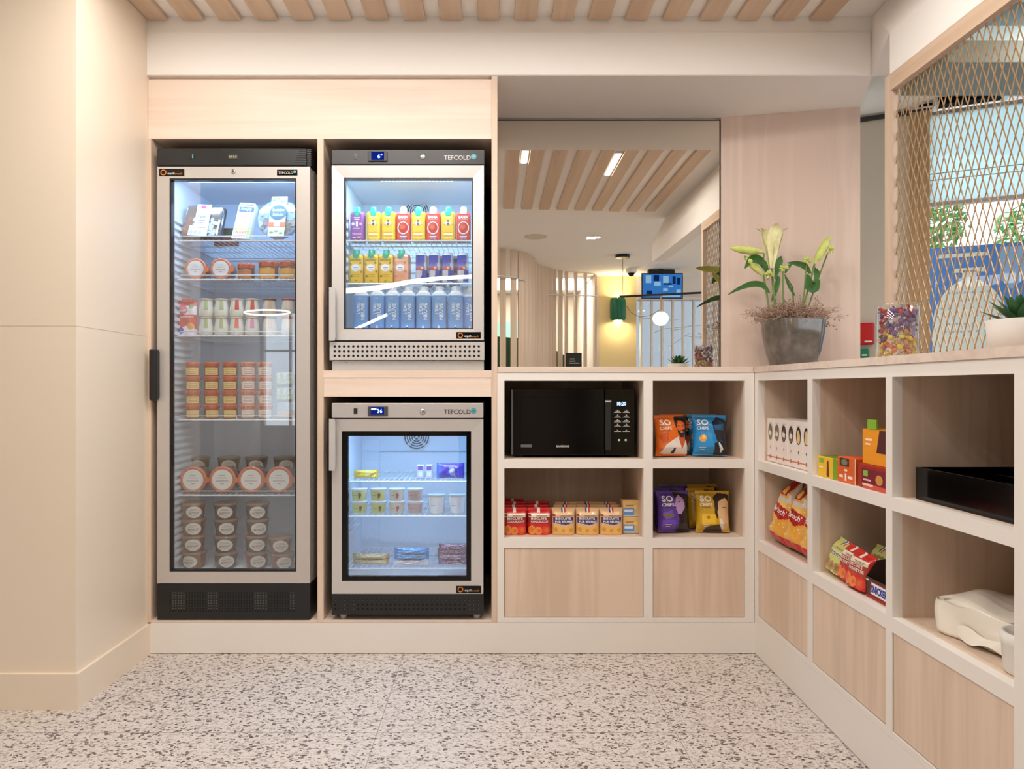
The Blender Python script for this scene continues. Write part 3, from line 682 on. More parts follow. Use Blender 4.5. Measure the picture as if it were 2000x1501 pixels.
# ================================================================== rear of the room, seen in the mirror
def MR(px, py, Y):
    # real position whose mirror image stands at this pixel, for depth Y
    d = 3.54-Y; return ((px-VX)*d/F, Y, CZ+(VY-py)*d/F)
b = MB()
ox0, ox1, oz0, oz1 = 1.86, 2.95, 0.3, 2.17
b.box(1.38, ox0, -5.5, -5.4, 0, ZC, 0); b.box(ox1, 4.6, -5.5, -5.4, 0, ZC, 1); b.box(ox0, ox1, -5.5, -5.4, oz1, ZC, 1); b.box(ox0, ox1, -5.5, -5.4, 0, oz0, 1)
struct('wall_rear_right', b, ['yellow', 'ceil'])
b = MB(); b.box(ox0, ox1, -5.47, -5.465, oz0, oz1); o = b.build('window_2', 'rear_pane'); o['kind'] = 'structure'
t = thing('slatted_screen', 'row of white upright slats in front of the rear window, seen in the mirror', 'screen')
for i in range(8):
    x = 1.905+i*0.135; b = MB(); b.box(x-0.012, x+0.012, -5.36, -5.30, 0.0, 2.16); b.build('slat', 'white', t)
b = MB(); b.box(1.86, 2.95, -5.37, -5.29, 2.165, 2.20); b.build('rail', 'white', t)
t = thing('branch_graphic', 'bare branch artwork across the rear window, seen in the mirror', 'artwork')
b = MB()
for k in range(34):
    x = random.uniform(ox0, ox1); z = random.uniform(0.8, 2.1); a = random.uniform(-.5, .9); L = random.uniform(.2, .6)
    p = [Vector((x, -5.44, z))]
    for j in range(4): a += random.uniform(-.35, .35); p.append(p[-1]+Vector((math.cos(a), 0, math.sin(a)))*L/4)
    p = [Vector((min(max(q.x, ox0+.01), ox1-.01), q.y, min(max(q.z, oz0+.01), oz1-.01))) for q in p]
    b.tube(p, .004, 4, r2=.002)
b.build('branches', 'tan', t)
# curved wooden slat partition
t = thing('curved_partition', 'curved partition of upright pale wood slats behind the camera, seen in the mirror', 'partition')
def sl_at(px, Y, w, dp, ang):
    x, y, z = MR(px, 600, Y); b = MB(); b.box(-w/2, w/2, -dp/2, dp/2, 0.0, ZC-0.012)
    b.build('slat', 'wood_v', t, (x, y, 0), (0, 0, ang))
for (px, Y, ang) in ((982, -3.62, .25), (1003, -3.68, .35), (1017, -3.76, .5), (1025, -3.84, .6), (1033, -3.95, .8), (1040, -4.08, .9), (1046, -4.35, 1.0), (1052, -4.5, .9), (1059, -4.62, .8), (1066, -4.72, .7)):
    sl_at(px, Y, 0.062, 0.02, -ang)
for i, px in enumerate((1073, 1082, 1094, 1106, 1124, 1143, 1162)):
    sl_at(px, -4.82-i*0.07, 0.03 if i > 2 else .05, 0.045, -.3)
# rail on the partition
b = MB(); b.tube([MR(970, 538, -3.50), MR(1000, 540, -3.60), MR(1028, 548, -3.8)], .008, 6, 0); b.tube([MR(1072, 575, -4.75), MR(1165, 578, -5.2)], .008, 6, 0)
b.build('rail', 'steel', t)
# green booth
t = thing('booth_seat', 'tall dark green booth seat behind the curved partition, seen in the mirror', 'seat')
b = MB(); b.prism([(-0.4, 0.45), (1.2, 0.45), (1.25, 1.30), (1.05, 1.45), (0.75, 1.62), (0.35, 1.72), (-0.4, 1.78)], -6.1, -5.95); b.build('backrest', 'sofa', t)
b = MB(); b.rbox(-0.4, 1.2, -5.95, -5.45, 0.0, 0.48, 0.03); b.build('seat', 'sofa', t)
M['teal'] = pm('pale_teal_print', (150, 214, 200), 0.5)
t = thing('wall_picture', 'pale teal picture on the rear wall above the green booth, seen in the mirror', 'picture')
b = MB(); b.box(-0.2, 0.75, -7.098, -7.08, 1.55, 2.05); b.build('canvas', 'teal', t)
area('downlight_and_fill_power', (0.66, -6.1, 2.472), 1.25, 1.0, 55.0, NEUT)  # fill added behind the partition to brighten the rear
t = thing('fill_light_panel', 'added oblong fill light panel over the green booth', 'lamp', (0.66, -6.1, ZC), 0, 'added ceiling fill panels')
b = MB(); b.box(-.625, .625, -.5, .5, -.010, -.001); b.build('diffuser', emis('fill_panel_glow_rear', (255, 248, 238), 2.5), t)
# black sign board on stand
x, y, z = MR(1105, 716, -4.75); x2, _, z2 = MR(1136, 689, -4.75)
t = thing('sign_board', 'small black sign board with white lettering at the partition, seen in the mirror', 'sign')
b = MB(); b.box(x, x2, y-0.01, y+0.01, z-.05, z2, 0)
for j, (a, c) in enumerate(((.25, .55), (.2, .6), (.2, .85))): b.box(x+(x2-x)*a, x+(x2-x)*c, y+0.0102, y+0.011, z+0.09-j*0.025, z+0.098-j*0.025, 1)
b.build('board', ['black', 'whitepl'], t)
b = MB(); b.box((x+x2)/2-.02, (x+x2)/2+.02, y-.01, y+.01, 0.02, z-.05); b.box(x, x2, y-.12, y+.12, 0.0, 0.02); b.build('stand', 'black', t)
# pendant lamp
Y = -4.0
t = thing('pendant_lamp', 'pendant lamp with black rod and white glass globe, seen in the mirror', 'lamp')
cx_, _, _ = MR(1216, 496, Y)
b = MB(); b.lathe([(0.078, ZC-0.035), (0.078, ZC-0.001)], (cx_, Y, 0), 24); b.build('canopy', 'black', t)
p = MR(1216, 577, Y); b = MB(); b.tube([(cx_, Y, ZC-.03), (cx_+.005, Y, 2.3), (p[0], Y, p[2])], .0025, 5)
q0 = Vector(MR(1222, 596, Y)); q1 = Vector(MR(1290, 604, Y)); b.tube([q0, q0.lerp(q1, .15)+Vector((0, 0, -.07)), q0.lerp(q1, .4)+Vector((0, 0, -.11)), q0.lerp(q1, .7)+Vector((0, 0, -.08)), q1], .0025, 5); b.build('cable', 'black', t)
b = MB(); b.tube([MR(1210, 579, Y), MR(1377, 571, Y)], .012, 8); b.build('rod', 'black', t)
g = Vector(MR(1291, 622, Y)); b = MB(); b.tube([g+Vector((0, 0, .07)), g+Vector((0, 0, .25))], .008, 8); b.lathe([(.02, .07), (.02, .10)], tuple(g), 12); b.build('stem', 'brass', t)
b = MB(); spindle(b, g-Vector((0, 0, .075)), g+Vector((0, 0, .075)), .083, [( (1-math.cos(i*PI/10))/2, max(.02, math.sin(i*PI/10))) for i in range(11)], 20); b.build('globe', 'globe', t)
# green wall lamp
t = thing('wall_lamp', 'green ribbed wall lamp glowing up and down, seen in the mirror', 'lamp')
Y = -5.33; a = MR(1194, 625, Y); c = MR(1222, 581, Y); cx_ = (a[0]+c[0])/2; R = (c[0]-a[0])/2; b = MB()
for k in range(7):
    an = PI*k/6; b.lathe([(.015, a[2]), (.028, a[2]+.03), (.028, c[2]-.03), (.015, c[2])], (cx_+(R-.02)*math.cos(an), Y-.04+.07*math.sin(an), 0), 10)
b.build('shade', 'green', t)
b = MB(); b.box(cx_-.05, cx_+.05, Y-.06, Y-.02, a[2]-.004, c[2]+.004); b.build('bulb', 'lampglow', t)
for dz, rx in ((c[2]+.02, PI), (a[2]-.02, 0)): area('wall_lamp_power', (cx_, Y-.035, dz), .1, .04, 5.0, (1, .84, .56), (rx, 0, 0))
# television and mount
Y = -4.85; t = thing('television', 'ceiling hung screen with blue security camera picture, seen in the mirror', 'television')
a = MR(1255, 581, Y); c = MR(1332, 535, Y)
M['tvblue'] = emis('blue_screen', (58, 128, 214), 0.9); M['tvlight'] = emis('pale_blue_screen', (150, 200, 245), 0.9); M['tvdark'] = emis('dark_blue_screen', (20, 50, 110), 0.7)
b = MB(); b.box(a[0]-.012, c[0]+.012, Y-.03, Y, a[2]-.012, c[2]+.012); b.build('housing', 'black', t)
b = MB(); w_, h_ = c[0]-a[0], c[2]-a[2]
b.rect(a[0], c[0], a[2], c[2], Y+.001, 0)
for (u0, u1, v0, v1, m) in ((.08, .22, .62, .95, 1), (.28, .42, .7, .96, 2), (.3, .46, .5, .68, 1), (.52, .66, .62, .92, 1), (.54, .74, .55, .62, 2), (.76, .84, .58, .9, 2), (.87, .96, .55, .85, 2), (.1, .24, .15, .3, 2), (.52, .64, .28, .4, 1), (.66, .78, .45, .52, 1), (.86, .97, .2, .34, 1), (.5, .95, .03, .1, 1)):
    b.rect(a[0]+w_*u0, a[0]+w_*u1, a[2]+h_*v0, a[2]+h_*v1, Y+.002, m)
b.build('screen', ['tvblue', 'tvlight', 'tvdark'], t)
b = MB(); b.box((a[0]+c[0])/2-.16, (a[0]+c[0])/2+.16, Y-.10, Y-.03, c[2]+.012, c[2]+.06); b.box((a[0]+c[0])/2-.03, (a[0]+c[0])/2+.03, Y-.09, Y-.05, c[2]+.06, ZC-.001); b.build('mount', 'black', t)
# dome camera, speaker grille, downlight
p = MR(1233, 532, -4.9); t = thing('dome_camera', 'small white dome security camera on the ceiling, seen in the mirror', 'camera', (p[0], p[1], ZC))
b = MB(); b.lathe([(.06, -.05), (.065, -.001)], n=20); b.build('housing', 'whitepl', t)
b = MB(); b.lathe([(.005, -.09), (.03, -.08), (.042, -.051)], n=16); b.build('lens_dome', 'blackgloss', t)
x, y, _ = MR(1046, 462, -3.09)
b = MB(); b.lathe([(.105, -.006), (.11, -.001)], (x, y, ZC), 32); tag(b.build('ceiling_speaker', 'wall2'), 'flat round speaker grille in the ceiling, seen in the mirror', 'speaker')
t = thing('downlight', 'small round downlight in the ceiling, seen in the mirror', 'lamp', (MR(1167, 462, -3.09)[0], -3.09, ZC))
b = MB(); b.lathe([(.036, -.008), (.04, -.001)], n=24); b.build('trim_ring', 'whitepl', t)
b = MB(); b.lathe([(.026, -.0105), (.026, -.008)], n=24); b.build('diffuser', 'ledw', t)

# luminous tubes hanging in the rear left of the room: they show as streaks in the fridge doors
M['tube_glow'] = emis('tube_glow', (255, 246, 236), 7.0)
def GR(px, py, Y):
    d = 2.728-Y; return ((px-VX)*d/F, Y, CZ+(VY-py)*d/F)
def hang(t, p): b = MB(); b.tube([p, (p[0], p[1], ZC-.001)], .002, 5); b.build('cord', 'black', t)
t = thing('light_tube', 'long gently curved luminous tube hanging at the rear, reflected in the juice fridge', 'lamp')
b = MB(); b.tube([GR(655, 569, -5.5), GR(700, 566, -5.5), GR(750, 560, -5.5), GR(800, 550, -5.5), GR(860, 543, -5.5), GR(935, 539, -5.5)], .034, 10, r2=.022); b.build('glowing_tube', 'tube_glow', t)
hang(t, GR(700, 562, -5.5)); hang(t, GR(880, 539, -5.5))
t = thing('light_tube', 'short slanting luminous tube hanging below the long one at the rear', 'lamp')
b = MB(); b.tube([GR(688, 645, -5.5), GR(756, 614, -5.5)], .018, 10); b.build('glowing_tube', 'tube_glow', t); hang(t, GR(752, 614, -5.5))
t = thing('ring_lamp', 'luminous ring hanging at the rear left, reflected in the tall fridge', 'lamp')
c_ = GR(522, 610, -5.5); b = MB(); b.tube([(c_[0]+.26*math.cos(2*PI*i/32), c_[1]+.26*math.sin(2*PI*i/32), c_[2]+.01*math.cos(2*PI*i/32)) for i in range(33)], .009, 8); b.build('glowing_ring', 'tube_glow', t); hang(t, (c_[0], c_[1]+.26, c_[2]))
# ================================================================== fridges
def holes(b, xs, zs, y, r, m, n=8):
    for x in xs:
        for z in zs: b.disc(x, z, y, r, r, n, m)
def opening_frame(b, X0, X1, Z0, Z1, x0, x1, z0, z1, y0, y1, m=0, mitre=0.0):
    # a mitred frame with thickness, front face at y0
    O = [(X0, Z0), (X1, Z0), (X1, Z1), (X0, Z1)]; I = [(x0, z0), (x1, z0), (x1, z1), (x0, z1)]
    vs = [(p[0], y0, p[1]) for p in O]+[(p[0], y0+mitre, p[1]) for p in I]+[(p[0], y1, p[1]) for p in O]+[(p[0], y1, p[1]) for p in I]
    fs = []
    for i in range(4):
        j = (i+1) % 4; fs += [(i, j, 4+j, 4+i), (8+i, 12+i, 12+j, 8+j), (i, 8+i, 8+j, j), (4+i, 4+j, 12+j, 12+i)]
    b.add(vs, fs, m)
def wire_shelf(parent, x0, x1, y0, y1, z, guard=None, n=None, cross=3):
    b = MB(); r = 0.0022
    b.tube([(x0, y0, z), (x1, y0, z)], 0.0034, 6); b.tube([(x0, y1, z), (x1, y1, z)], 0.0034, 6)
    for x in (x0+.003, x1-.003): b.tube([(x, y0, z), (x, y1, z)], 0.0034, 6)
    n = n or int((x1-x0)/0.021)
    for i in range(1, n): x = x0+(x1-x0)*i/n; b.tube([(x, y0-.001, z+.0042), (x, y1, z+.0042)], 0.0013, 4)
    for k in range(1, cross): y = y0+(y1-y0)*k/cross; b.tube([(x0, y, z), (x1, y, z)], 0.0022, 4)
    if guard:
        g0, g1, h = guard; b.tube([(g0, y0-.003, z), (g0, y0-.003, z+h), (g1, y0-.003, z+h), (g1, y0-.003, z)], 0.0018, 6)
        b.tube([((g0+g1)/2, y0-.003, z), ((g0+g1)/2, y0-.003, z+h)], 0.0014, 4)
    return b.build('shelf', 'wire', parent)
def cabinet(parent, x0, x1, z0, z1, ix0, ix1, iz0, iz1, depth, mat, y0=0.048, iy=0.49):
    b = MB()
    b.box(x0, ix0, y0, depth, z0, z1, 0); b.box(ix1, x1, y0, depth, z0, z1, 0)
    b.box(ix0, ix1, y0, depth, z0, iz0, 0); b.box(ix0, ix1, y0, depth, iz1, z1, 0); b.box(ix0, ix1, iy+.012, depth, iz0, iz1, 0)
    b.build('body', mat, parent)
    b = MB(); e = 0.0006
    b.add([(ix0+e, y0, iz0), (ix0+e, iy, iz0), (ix0+e, iy, iz1), (ix0+e, y0, iz1)], [(0,1,2,3)])
    b.add([(ix1-e, y0, iz0), (ix1-e, iy, iz0), (ix1-e, iy, iz1), (ix1-e, y0, iz1)], [(3,2,1,0)])
    b.add([(ix0, y0, iz0+e), (ix1, y0, iz0+e), (ix1, iy, iz0+e), (ix0, iy, iz0+e)], [(0,1,2,3)])
    b.add([(ix0, y0, iz1-e), (ix1, y0, iz1-e), (ix1, iy, iz1-e), (ix0, iy, iz1-e)], [(3,2,1,0)])
    b.box(ix0, ix1, iy, iy+.011, iz0, iz1)
    return b.build('liner', 'liner', parent)
def supplier_sticker(parent, px0, px1, py0, py1):
    x0, z1 = P(px0, py0, 0); x1, z0 = P(px1, py1, 0); h = z1-z0; w_ = x1-x0
    b = MB(); b.box(x0, x1, -.0006, 0.0, z0, z1, 0)
    cx, cz = x0+w_*.17, (z0+z1)/2; 
    for i in range(16):
        a0, a1 = 2*PI*i/16, 2*PI*(i+1)/16; R, r = h*.40, h*.28
        b.add([(cx+R*math.cos(a0), -.001, cz+R*math.sin(a0)), (cx+R*math.cos(a1), -.001, cz+R*math.sin(a1)), (cx+r*math.cos(a1), -.001, cz+r*math.sin(a1)), (cx+r*math.cos(a0), -.001, cz+r*math.sin(a0))], [(0,1,2,3)], 1)
    b.text('equili', cx+w_*.30, cz-h*.16, -.001, wd=w_*.26, m=2); b.text('breo.fr', cx+w_*.60, cz-h*.16, -.001, wd=w_*.30, m=1)
    b.build('sticker', ['blackgloss', 'stick_orange', 'whitepl'], parent)
M['stick_orange'] = pm('sticker_orange', (214, 130, 50), 0.4); M['logo_teal'] = pm('logo_teal', (70, 160, 176), 0.3); M['logo_dark'] = pm('logo_grey', (70, 66, 64), 0.4)
M['hole'] = pm('dark_hole', (14, 13, 13), 0.9); M['dotg'] = pm('grey_speck', (96, 94, 94), 0.5); M['silver'] = pm('silver_print', (205, 200, 196), 0.35)
def maker_logo(parent, px0, px1, py, mt, plate=None, s=1.0, y=0.0):
    x0, z = P(px0, py, 0); x1, _ = P(px1, py, 0); w_ = x1-x0; b = MB()
    mats = [mt, 'logo_teal', 'blackgloss']
    if plate: b.box(x0-.004, x1+.004, y-.0006, y, z-plate, z+plate, 2)
    b.text('TEFCOLD', x0+w_*.42, z-.001, y-.0012, wd=w_*.80, ht=w_*.135, m=0, bold=.01)
    b.disc(x0+w_*.91, z+.003, y-.0013, w_*.085, w_*.085, 14, 1)
    b.tube([(x0+w_*.86, y-.002, z), (x0+w_*.91, y-.002, z+.006), (x0+w_*.96, y-.002, z)], .0008, 4, 0)
    b.build('logo', mats, parent)
def lock(parent, px, py, r=.009, y=0.0):
    x, z = P(px, py, 0); b = MB(); b.lathe([(r, 0), (r, .003), (r*.7, .004), (.001, .004)], (x, y, z), 18, 0, axis='y'); b.box(x-.0012, x+.0012, y-.0048, y-.0042, z-r*.5, z+r*.5, 1); b.build('lock', ['chrome', 'hole'], parent)
# ---- tall fridge
t = FR1 = thing('display_fridge', 'tall glass door fridge with black top and base at the left', 'fridge')
cabinet(t, -1.310, -0.712, 0.2735, 1.902, -1.286, -0.736, 0.300, 1.884, 0.62, 'greypl')
b = MB(); z0, z1 = 1.904, 1.972
b.rbox(-1.310, -0.728, -0.004, 0.60, z0, z1, 0.004)
b.box(-0.728, -0.712, 0.006, 0.60, z0, z1)
for i in range(6): b.box(-0.775+i*.004, -0.726, -0.006, -0.003, z0+.012+i*.009, z0+.015+i*.009, 1)
for i in range(9): b.box(-0.7275, -0.709, 0.004, 0.2, z0+.003+i*.0075, z0+.006+i*.0075, 1)
b.build('header', ['black', 'anth'], t)
b = MB(); x, z = P(456, 307, 0); b.box(x-.018, x+.018, -.006, -.004, z-.008, z+.008, 0)
for i in range(4): b.box(x-.015+i*.008, x-.010+i*.008, -.0065, -.006, z-.004, z+.004, 1)
b.build('display', ['logo_dark', 'lcd'] if 'lcd' in M else ['logo_dark', 'stick_orange'], t)
b = MB(); x, z = P(375, 306, 0); b.box(x-.012, x+.010, -.006, -.004, z-.010, z+.010, 0); b.box(x+.003, x+.008, -.0065, -.006, z-.008, z+.007, 1); b.build('switch', ['black', 'logo_teal'], t)
b = MB(); opening_frame(b, -1.310, -0.714, 0.2745, 1.9015, -1.262, -0.766, 0.320, 1.856, 0.0, 0.044); d = b.build('door', 'alu', t)
b = MB(); opening_frame(b, -1.2625, -0.7655, 0.3195, 1.8565, -1.256, -0.772, 0.326, 1.850, 0.002, 0.03); b.build('gasket', 'black', d)
b = MB(); b.box(-1.257, -0.771, 0.012, 0.016, 0.325, 1.851); b.build('door_glass', 'glass', d)
b = MB(); b.rbox(-1.327, -1.298, -0.034, -0.004, 0.990, 1.188, 0.006); b.box(-1.309, -1.300, -.006, -.001, 1.0, 1.18); b.build('door_handle', 'black', d)
supplier_sticker(d, 311, 360, 329.5, 344); maker_logo(d, 543, 579, 337, 'silver', 0.0115); lock(d, 456, 335)
b = MB(); b.rbox(-1.310, -0.712, -0.002, 0.60, 0.132, 0.2725, 0.004)
z = lambda py: PZ(py, 0)
for i in range(46):
    x = PX(333+i*5.35, 0)
    for j in range(8):
        pz = PZ(1157+j*5.0, 0); px_ = 333+i*5.35
        lit = any(a <= px_ <= c for a, c in ((338, 360), (404, 426), (498, 522), (566, 580))) and j < 7
        b.disc(x, pz, -.0026, .0027 if lit else .0034, None, 6, 2 if lit else 1)
b.build('base_grille', ['black', 'hole', 'dotg'], t)
SH1 = {}
for k, py in enumerate((470, 546, 656, 820, 967)):
    zz = PZ(py, 0.10); SH1[k] = zz+.0056; wire_shelf(t, -1.283, -0.739, 0.10, 0.47, zz, (PX(352, .10), PX(574, .10), 0.018))
SH1[5] = 0.3015
b = MB()
for i in range(50):
    zz = 0.34+i*.0285
    if zz < 1.72: b.box(-1.2855, -1.274, 0.07, 0.24, zz, zz+.013); b.box(-0.748, -0.7365, 0.07, 0.24, zz, zz+.013)
b.build('shelf_support', 'liner', t)
b = MB(); b.box(PX(365, .06), -0.772, 0.060, 0.085, 1.864, 1.878, 0); b.box(PX(368, .06), -0.776, 0.058, 0.072, 1.862, 1.8655, 1); b.build('led_strip', ['whitepl', 'led'], t)
area('tall_fridge_led_power', (-1.01, 0.066, 1.858), 0.46, 0.02, 2.4, COOL, (math.radians(32), 0, 0))
# ---- upper right fridge
t = FR2 = thing('display_fridge', 'steel glass door fridge on the upper shelf holding juice cartons', 'fridge')
cabinet(t, -0.628, -0.036, 1.143, 1.906, -0.602, -0.060, 1.245, 1.884, 0.60, 'steel')
b = MB(); b.rbox(-0.628, -0.032, -0.004, 0.60, 1.9085, 1.967, 0.002); h = b.build('header', 'anth', t)
b = MB(); x0, z1 = P(719, 297, 0); x1, z0 = P(757, 316, 0); b.rbox(x0, x1, -.010, -.004, z0, z1, .002, 0); b.box(x0+.014, x1-.012, -.0106, -.010, z0+.004, z1-.002, 1)
b.text('6°', (x0+x1)/2+.010, (z0+z1)/2, -.0112, ht=.017, m=2); b.build('display', ['black', 'bluebg', 'blue_led'], t)
b = MB(); x, z_ = P(695, 307, 0); b.box(x-.005, x+.005, -.006, -.004, z_-.010, z_+.010); b.build('switch', 'blackgloss', t)
lock(t, 826, 307, .010, -.004); maker_logo(t, 866, 931, 308, 'silver', y=-.004)
b = MB(); opening_frame(b, -0.628, -0.034, 1.224, 1.9060, -0.582, -0.076, 1.267, 1.860, 0.0, 0.044, mitre=.004); d = b.build('door', 'steel', t)
b = MB(); opening_frame(b, -0.5825, -0.0755, 1.2665, 1.8605, -0.577, -0.081, 1.272, 1.854, 0.006, 0.03); b.build('gasket', 'anth', d)
b = MB(); b.box(-0.578, -0.080, 0.014, 0.018, 1.271, 1.855); b.build('door_glass', 'glass', d)
def bar_handle(py0, py1, d):
    b = MB(); x0, x1 = PX(644, 0), PX(658, 0); z1, z0 = PZ(py0, 0), PZ(py1, 0)
    b.prism([(x0, z0), (x1-.003, z0), (x1, z0+.012), (x1, z1-.012), (x1-.003, z1), (x0, z1)], -0.030, -0.022); b.box(x0, x0+.004, -.030, -.0005, z0, z1); b.build('door_handle', 'steel', d)
bar_handle(563, 666, d); supplier_sticker(d, 891, 939, 648, 661)
b = MB(); b.box(-0.634, -0.032, -0.010, 0.04, 1.146, 1.217, 0); b.box(-0.628, -0.034, 0.006, 0.05, 1.217, 1.223, 1)
holes(b, [PX(655+9.04*i, 0) for i in range(32)], [PZ(y_, 0) for y_ in (676.5, 686, 695)], -.0103, .0049, 1, 10)
b.build('vent_grille', ['steel', 'hole'], t)
b = MB(); b.box(-0.628, -0.034, 0.004, 0.60, 1.1065, 1.142, 0)
x, z_ = P(676, 708, 0); b.disc(x, z_, .0035, .002, None, 8, 1); x, z_ = P(914, 708, 0); b.disc(x, z_, .0035, .002, None, 8, 1); b.build('base', ['steel', 'hole'], t)
SH2 = {}
for k, py in enumerate((470, 554)):
    zz = PZ(py, 0.10); SH2[k] = zz+.0056; wire_shelf(t, -0.598, -0.064, 0.10, 0.46, zz, cross=6)
SH2[2] = 1.262
b = MB(); b.box(-0.601, -0.061, 0.06, 0.48, 1.2462, 1.262); b.build('floor_tray', 'liner', t)
def fan(parent, px, py, r, yb=0.488):
    x, z_ = P(px, py, yb); b = MB()
    b.lathe([(r*.98, 0), (r*.98, .001)], (x, yb, z_), 24, 1, axis='y')
    for q in (1.0, .82, .64, .46, .28):
        b.tube([(x+r*q*math.cos(a), yb-.004, z_+r*q*math.sin(a)) for a in [2*PI*i/28 for i in range(29)]], .0024, 5, 0)
    for a in (PI/4, 3*PI/4): b.tube([(x-r*math.cos(a), yb-.005, z_-r*math.sin(a)), (x+r*math.cos(a), yb-.005, z_+r*math.sin(a))], .0024, 5, 0)
    b.build('fan_grille', ['wire', 'dotb'], parent)
M['dotb'] = pm('dark_teal_fan', (60, 96, 110), 0.5)
fan(t, 815, 414, .056)
b = MB(); zz = 1.870
b.box(PX(738, .06), PX(884, .06), 0.055, 0.10, 1.874, 1.8835, 0)
for i in range(20): x = PX(742+i*7.2, .06); b.box(x, x+.009, .058, .066, 1.8715, 1.874, 1); b.box(x, x+.009, .085, .092, 1.8715, 1.874, 1)
b.build('led_strip', ['whitepl', 'led'], t)
b = MB()
for x_, z_ in ((702, 372), (921, 372)):
    a_, c_ = P(x_, z_, .45); b.disc(a_, c_, .4895, .004, None, 8, 0)
for k in range(9): b.rbox(-0.6015, -0.588, 0.08, 0.14, 1.44+k*.035, 1.462+k*.035, .005); b.rbox(-0.076, -0.0615, 0.08, 0.14, 1.44+k*.035, 1.462+k*.035, .005)
b.build('shelf_support', 'liner', t)
area('upper_fridge_led_power', (-0.33, 0.085, 1.868), 0.42, 0.03, 4.4, (.50, .76, 1.0), (math.radians(12), 0, 0))
# ---- lower right fridge
t = FR3 = thing('display_fridge', 'steel glass door fridge with black base below the juice fridge', 'fridge')
cabinet(t, -0.628, -0.036, 0.2335, 0.918, -0.602, -0.060, 0.262, 0.900, 0.60, 'blackmat')
b = MB(); b.rbox(-0.628, -0.036, -0.004, 0.60, 0.9195, 0.978, 0.003); b.build('header', 'greypl', t)
b = MB(); x0, z1 = P(719, 793, 0); x1, z0 = P(758, 811, 0); b.rbox(x0, x1, -.010, -.004, z0, z1, .002, 0); b.box(x0+.012, x1-.014, -.0106, -.010, z0+.004, z1-.003, 1)
b.text('36', (x0+x1)/2+.008, (z0+z1)/2, -.0112, ht=.015, m=2); b.rect(x0+.014, x0+.034, z1-.014, z1-.008, -.0112, 2); b.build('display', ['logo_dark', 'bluebg', 'blue_led'], t)
b = MB(); x, z_ = P(695, 802, 0); b.box(x-.007, x+.007, -.007, -.004, z_-.010, z_+.010); b.build('switch', 'black', t)
lock(t, 826, 803, .010, -.004); maker_logo(t, 866, 931, 803, 'logo_dark', y=-.004)
b = MB(); opening_frame(b, -0.628, -0.036, 0.234, 0.9155, -0.590, -0.084, 0.282, 0.868, 0.0, 0.044, mitre=.004); d = b.build('door', 'steel', t)
b = MB(); opening_frame(b, -0.591, -0.083, 0.281, 0.869, PX(680, .01), PX(911, .01), PZ(1125, .01), PZ(851, .01), 0.008, 0.030); b.build('glass_border', 'blackgloss', d)
b = MB(); b.box(PX(679, .01), PX(912, .01), 0.014, 0.018, PZ(1126, .01), PZ(850, .01)); b.build('door_glass', 'glass', d)
bar_handle(817, 917, d); supplier_sticker(d, 891, 940, 1143.5, 1157.5)
b = MB(); b.rbox(-0.628, -0.034, -0.004, 0.55, 0.153, 0.2325, .002, 0)
for j, py in enumerate((1171, 1179.5, 1188)):
    for i in range(32):
        lit = (1 <= i <= 4) or i >= 29 or j == 0
        b.disc(PX(655+9.0*i, 0), PZ(py, 0), -.0044, .0046, None, 8, 1)
        if lit: b.disc(PX(655+9.0*i, 0)+.001, PZ(py, 0)-.0005, -.0047, .0022, None, 6, 2)
b.build('base_grille', ['black', 'hole', 'dotg'], t)
for px_ in (670, 931):
    x = PX(px_, 0.02); b = MB(); b.lathe([(.013, .1312), (.014, .140), (.020, .148), (.020, .1528)], (x, .03, 0), 16); b.build('foot', 'greypl', t)
SH3 = {}
for k, (py, yy) in enumerate(((940, .12), (1008, .12), (1110, .10))):
    zz = PZ(py, yy); SH3[k] = zz+.0056; wire_shelf(t, -0.598, -0.064, yy, 0.46, zz)
fan(t, 814, 852, .060)
b = MB(); b.box(-0.601, -0.52, 0.478, 0.4895, 0.262, 0.80); b.box(-0.601, -0.061, 0.470, 0.4895, 0.748, 0.750); b.rbox(-0.6015, -0.594, 0.07, 0.40, 0.42, 0.434, .003); b.rbox(-0.6015, -0.594, 0.07, 0.40, 0.46, 0.474, .003); b.build('inner_panel', 'liner', t)
area('lower_fridge_led_power', (-0.33, 0.075, 0.885), 0.42, 0.03, 3.0, (.34, .62, 1.0), (math.radians(8), 0, 0))
b = MB(); b.box(-.55, -.11, .055, .09, .888, .899, 0); b.box(-.54, -.12, .06, .085, .886, .888, 1); b.build('led_strip', ['whitepl', 'led'], t)
# ================================================================== microwave
t = thing('microwave', 'black microwave oven with blue clock on the top shelf under the mirror', 'microwave', (0, 0, 0.758))
yf = 0.07; x0, x1 = PX(999, yf), PX(1240, yf); zt = PZ(759, yf)-0.758
b = MB(); b.rbox(x0+.004, x1-.004, yf+.022, 0.42, 0.012, zt-.004, .006); b.build('body', 'blackmat', t)
xs = PX(1181, yf)
b = MB(); b.rbox(x0, xs, yf, yf+.02, .010, zt, .003, 0); b.rbox(x0+.035, xs-.05, yf-.001, yf+.001, .035, zt-.035, .0005, 1, seg=1); d = b.build('door', ['blackgloss', 'blackgloss'], t)
b = MB(); b.box(x0-.001, x0+.006, yf-.003, yf+.001, .014, zt-.004, 0); b.build('edge_trim', 'bluechrome', d) if False else b.build('edge_trim', 'steel_dark', d) if 'steel_dark' in M else b.build('edge_trim', 'anth', d)
b = MB(); xh0, xh1 = PX(1181, yf), PX(1193, yf); b.rbox(xh0, xh1, yf-.012, yf+.002, PZ(878, yf)-.758, PZ(781, yf)-.758, .003, 0); b.box(xh0, xh1, yf-.0125, yf-.0118, PZ(785, yf)-.758, PZ(781, yf)-.758, 1); b.build('door_handle', ['black', 'silver'], d)
